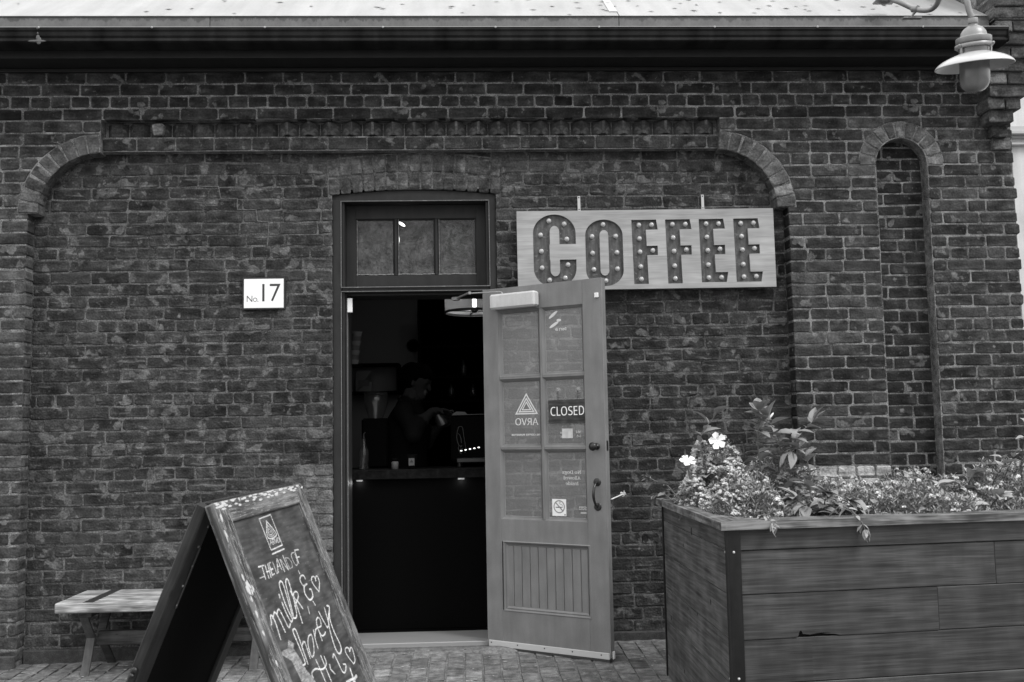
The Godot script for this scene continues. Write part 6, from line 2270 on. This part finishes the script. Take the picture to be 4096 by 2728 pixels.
	l.light_energy = 0.022
	l.light_size = 0.014
	l.omni_range = 12.0
	l.omni_attenuation = 2.0
	l.shadow_enabled = true
	l.position = Vector3(0.0, 0.085, 0.04)
	dr.add_child(l)
	# glowing disc and tube stand in for a bright reflection in the transom
	var dl := thing("reflection_disc", "small bright tilted disc standing in for a reflection in the transom's middle pane", "lamp", Vector3(-0.46, 2.782, -0.78))
	mb = MB.new()
	mb.ball(Vector3.ZERO, Vector3(0.028, 0.0105, 0.006), 20, Transform3D(Basis(Vector3.BACK, -0.58), Vector3.ZERO))
	part("lit_disc", mb, M.led, dl)
	mb = MB.new()
	var pth := []
	var rd := []
	for k in 17:
		var t := k / 16.0
		pth.append(Vector3(-0.0295 + 0.006 * sin(t * 5.0) + 0.012 * t * t, -0.055 - 0.155 * t, 0.0))
		rd.append(0.0008 + 0.0042 * pow(sin(PI * clampf(t * 1.6, 0.0, 1.0)), 2.0) + 0.0016 * sin(PI * t))
	mb.tube(pth, rd, 8)
	part("lit_tube", mb, M.led, dl)
	mb = MB.new()
	mb.tube([Vector3(0.0, 0.006, 0), Vector3(0.0, 0.217, 0)], 0.003, 6)
	part("drop_rod", mb, M.black, dl)
	l = OmniLight3D.new()  # added light for the stand-in disc
	l.name = numbered("added_disc_light")
	l.light_energy = 0.003
	l.light_size = 0.02
	l.omni_range = 12.0
	l.omni_attenuation = 2.0
	l.shadow_enabled = true
	l.position = Vector3(0.0, 0.0, 0.03)
	dl.add_child(l)


func materials() -> void:
	var ws := Vector3(0.62, 0.62, 0.62)
	mat("brick", 1.0, 0.9, {"tex": "brick", "scale": ws, "world": true, "vc": true, "bump": "relief", "depth": 0.35, "mask": "smear_few", "over": "lime", "spec": 0.3})
	mat("brick_old", 1.0, 0.92, {"tex": "brick", "scale": ws, "world": true, "vc": true, "bump": "relief", "depth": 0.5, "mask": "smear", "over": "lime", "spec": 0.3})
	mat("mortar", 0.28, 0.95, {"tex": "mortar", "scale": ws * 1.7, "world": true, "bump": "grit", "depth": 0.5, "spec": 0.2, "vc": false})
	mat("paver", 1.0, 0.85, {"tex": "brick", "scale": ws * 1.6, "world": true, "vc": true, "bump": "grit", "depth": 0.25})
	mat("sand", 0.27, 0.95, {"tex": "grit", "scale": ws * 3.0, "world": true})
	mat("fillet", 0.28, 0.95, {"tex": "grit", "scale": ws * 3.0, "world": true, "bump": "grit", "depth": 0.5})
	mat("lime", 0.36, 0.9)
	mat("render_dark", 0.07, 0.85, {"tex": "grit", "scale": ws * 2.0, "world": true})
	mat("stone", 0.20, 0.85, {"tex": "grit", "scale": ws * 2.0, "world": true, "bump": "grit", "depth": 0.3})
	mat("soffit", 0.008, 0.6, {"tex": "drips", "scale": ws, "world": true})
	mat("roof", 0.40, 0.5, {"tex": "paint", "scale": Vector3(0.5, 0.5, 0.5), "world": true})
	mat("roof_dull", 0.42, 0.6)
	mat("flashing", 0.20, 0.6, {"tex": "flashing"})
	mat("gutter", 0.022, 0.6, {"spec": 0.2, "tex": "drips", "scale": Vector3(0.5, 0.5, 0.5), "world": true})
	mat("lip", 0.36, 0.45)
	mat("frame", 0.036, 0.6, {"spec": 0.3, "tex": "paint", "scale": ws * 2.0, "world": true, "mask": "smear_few", "over": "lime"})
	M.frame.detail_enabled = false
	mat("frame_edge", 0.13, 0.45, {"mask": "scuff", "over": "pale", "scale": ws * 3.0, "world": true})
	mat("white_plastic", 0.78, 0.4)
	mat("dusty_sheen_glass", 0.24, 0.35, {"tex": "mortar", "scale": ws * 4.0, "world": true, "alpha": 0.5})  # dust, plus a mottled grey standing in for reflected sky and buildings
	mat("putty", 0.24, 0.8)
	mat("alu", 0.50, 0.45, {"metal": 0.1})
	mat("alu_dull", 0.30, 0.5, {"metal": 0.3})
	mat("door", 0.225, 0.42, {"tex": "paint", "scale": ws * 1.6})
	mat("glass", 0.62, 0.02, {"alpha": 0.2})  # pale tint stands in for sky reflected in the door panes
	mat("dark_bronze", 0.03, 0.3, {"metal": 0.5})
	mat("worn_bronze", 0.045, 0.2, {"metal": 0.6})
	mat("closer", 0.66, 0.4, {"tex": "paint", "scale": ws * 2.0})
	mat("closer_arm", 0.28, 0.4, {"metal": 0.4})
	mat("rubber", 0.04, 0.7)
	mat("vinyl", 0.66, 0.5)
	mat("vinyl_thin", 0.64, 0.5)
	mat("paper", 0.70, 0.8, {"tex": "paint", "scale": ws * 9.0})
	mat("sticker", 0.82, 0.5)
	mat("sticker_grey", 0.20, 0.5)
	mat("sticker_dark", 0.12, 0.5)
	mat("sticker_pale", 0.42, 0.5)
	mat("black", 0.02, 0.5)
	mat("print_black", 0.03, 0.5)
	for k in 3:
		mat("sign_wood_%d" % k, [0.44, 0.42, 0.455][k], 0.55, {"tex": "pine", "scale": Vector3(0.55, 2.6, 2.6)})
		M["sign_wood_%d" % k].uv1_offset = Vector3(0.31 * k, 0.17 * k, 0)
	mat("sign_edge", 0.20, 0.7)
	mat("letter_metal", 0.10, 0.6, {"tex": "drips", "scale": ws * 4.0, "mask": "smear_few", "over": "lime"})
	mat("bulb_glass", 0.75, 0.06, {"alpha": 0.5})
	mat("number_frame", 0.018, 0.4, {"tex": "paint", "scale": ws * 3.0})
	mat("plate", 0.86, 0.45)
	mat("plaque", 0.062, 0.55, {"tex": "wood", "scale": Vector3(1.5, 6, 6)})
	mat("cup_glass", 0.5, 0.1, {"alpha": 0.25})
	mat("board_frame", 0.19, 0.7, {"tex": "weathered", "scale": Vector3(1.2, 5, 5), "mask": "scuff", "over": "pale", "bump": "weathered", "depth": 0.1})
	mat("board_frame_up", 0.14, 0.7, {"tex": "wood_up", "scale": Vector3(5, 1.2, 5), "mask": "wornup", "over": "pale"})
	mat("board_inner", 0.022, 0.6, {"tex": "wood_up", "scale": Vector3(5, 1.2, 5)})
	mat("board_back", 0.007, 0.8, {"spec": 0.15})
	mat("bare_wood", 0.48, 0.8)
	mat("board_dark", 0.025, 0.5)
	mat("chalk", 1.0, 0.7, {"tex": "chalk"})
	mat("bench_wood", 0.52, 0.75, {"tex": "weathered", "scale": Vector3(0.8, 4.5, 4.5), "bump": "weathered", "depth": 0.15})
	mat("bench_dark", 0.075, 0.7, {"tex": "wood", "scale": Vector3(0.8, 4, 4)})
	mat("bench_steel", 0.10, 0.5, {"tex": "drips", "scale": ws * 2.0})
	for k in 3:
		mat("planter_%d" % k, [0.062, 0.074, 0.067][k], 0.6, {"tex": "stained", "scale": Vector3(0.62, 2.7, 2.7), "bump": "wood", "depth": 0.05})
	for k in 2:
		mat("planter_side_%d" % k, [0.118, 0.128][k], 0.6, {"tex": "stained", "scale": Vector3(0.62, 2.7, 2.7), "bump": "wood", "depth": 0.05})
	mat("planter_cap", 0.24, 0.5, {"tex": "wood", "scale": Vector3(0.7, 5, 5), "bump": "wood", "depth": 0.06})
	mat("planter_cap_side", 0.24, 0.5, {"tex": "wood_up", "scale": Vector3(5, 5, 0.7)})
	mat("post_steel", 0.013, 0.4, {"metal": 0.3, "tex": "drips", "scale": ws * 2.0})
	mat("planter_liner", 0.02, 0.9)
	mat("crack", 0.21, 0.95, {"tex": "grit", "scale": ws * 4.0, "world": true})
	mat("caulk", 0.10, 0.9)
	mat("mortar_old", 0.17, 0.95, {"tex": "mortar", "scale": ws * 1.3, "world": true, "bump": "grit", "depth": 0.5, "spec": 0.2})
	mat("knot", 0.012, 0.8)
	mat("soil", 0.035, 1.0, {"tex": "grit", "scale": ws * 6.0, "world": true})
	mat("cord", 0.70, 0.8)
	mat("lamp_grey", 0.32, 0.42, {"metal": 0.35, "tex": "paint", "scale": ws * 2.0})
	mat("enamel", 0.48, 0.3, {"coat": 0.3})
	mat("globe", 0.22, 0.18, {"tex": "paint", "scale": ws * 3.0, "coat": 0.6})
	mat("pale_wall", 0.78, 0.8, {"tex": "paint", "scale": ws, "world": true})
	mat("pale_trim", 0.45, 0.7)
	mat("dead_leaf", 0.30, 0.8)
	mat("stem", 0.12, 0.7)
	mat("stem_dark", 0.04, 0.7)
	mat("leaf_dark", 0.21, 0.45, {"back": 0.25})
	mat("leaf_mid", 0.22, 0.45, {"back": 0.25})
	mat("leaf_pale", 0.28, 0.5, {"back": 0.3})
	mat("greens", 1.0, 0.6, {"vc": true, "back": 0.3})
	mat("blossom", 1.0, 0.7, {"vc": true, "back": 0.3})
	mat("petal", 0.86, 0.6, {"back": 0.3})
	mat("figure", 1.0, 0.8, {"vc": true, "spec": 0.1})
	mat("shirt", 0.006, 0.8, {"spec": 0.1})
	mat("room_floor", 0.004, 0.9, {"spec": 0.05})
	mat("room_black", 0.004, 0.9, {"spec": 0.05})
	mat("room_wall", 0.20, 0.8, {"spec": 0.1})
	mat("counter_stone", 0.016, 0.6, {"spec": 0.15, "tex": "mortar", "scale": ws * 5.0, "world": true})
	mat("machine_metal", 0.05, 0.3, {"metal": 0.7})
	mat("emblem_line", 0.08, 0.5)
	mat("dim_paper", 0.10, 0.7)
	mat("foil", 0.16, 0.3, {"metal": 0.5})
	mat("bottle_glass", 0.05, 0.05, {"alpha": 0.3})
	mat("drum", 0.5, 0.8, {"alpha": 0.62})
	mat("led", 0.8, 0.4, {"emit": 1.2})
	mat("puck", 0.5, 0.4, {"emit": 0.12})
	mat("bulb_lit", 0.8, 0.4, {"emit": 3.0})


func _ready() -> void:
	rng.seed = 17
	# ---- camera: 35 mm lens on a full frame, chest height, tipped up five degrees and rolled one
	var cam := Camera3D.new()
	cam.name = "camera"
	cam.fov = 37.82
	cam.near = 0.05
	cam.far = 400.0
	var right := Vector3(0.99900682, -0.01790531, 0.04080166)
	var above := Vector3(0.0142061, 0.99591109, 0.08921485)
	cam.transform = Transform3D(Basis(right, above, right.cross(above)).orthonormalized(), Vector3(0, 1.35, 6.05))
	var lens := CameraAttributesPhysical.new()
	lens.frustum_focal_length = 35.0
	lens.frustum_focus_distance = 5.9
	lens.frustum_near = 0.05
	lens.frustum_far = 400.0
	lens.exposure_aperture = 8.0
	cam.attributes = lens
	add_child(cam)
	cam.fov = 37.82
	# ---- overcast sky, brightest overhead
	var sky := ProceduralSkyMaterial.new()
	sky.sky_top_color = grey(1.0)
	sky.sky_horizon_color = grey(0.36)
	sky.sky_curve = 0.22
	sky.ground_bottom_color = grey(0.12)
	sky.ground_horizon_color = grey(0.18)
	sky.sun_angle_max = 1.0
	var env := Environment.new()
	env.background_mode = Environment.BG_SKY
	env.sky = Sky.new()
	env.sky.sky_material = sky
	env.tonemap_mode = Environment.TONE_MAPPER_LINEAR
	env.tonemap_exposure = 2.0
	env.sdfgi_enabled = true
	env.ssao_enabled = true
	env.ssil_enabled = true
	var we := WorldEnvironment.new()
	we.name = "world_environment"
	we.environment = env
	add_child(we)
	var sun := DirectionalLight3D.new()
	sun.name = "sun"
	sun.light_energy = 0.42
	sun.light_angular_distance = 25.0
	sun.light_color = Color(1, 1, 1)
	sun.shadow_enabled = true
	sun.rotation_degrees = Vector3(-50.0, 48.0, 0.0)
	add_child(sun)
	textures()
	chalk_texture()
	materials()
	M.chalk.uv1_triplanar = false
	ground()
	building()
	light_building()
	sandwich_board()
	planter()
	bench()
	coffee_sign()
	number_plate()
	closed_sign()
	wall_lamp()
	rope()
	interior()
	barista()
	planter_plants()
	roof_litter()
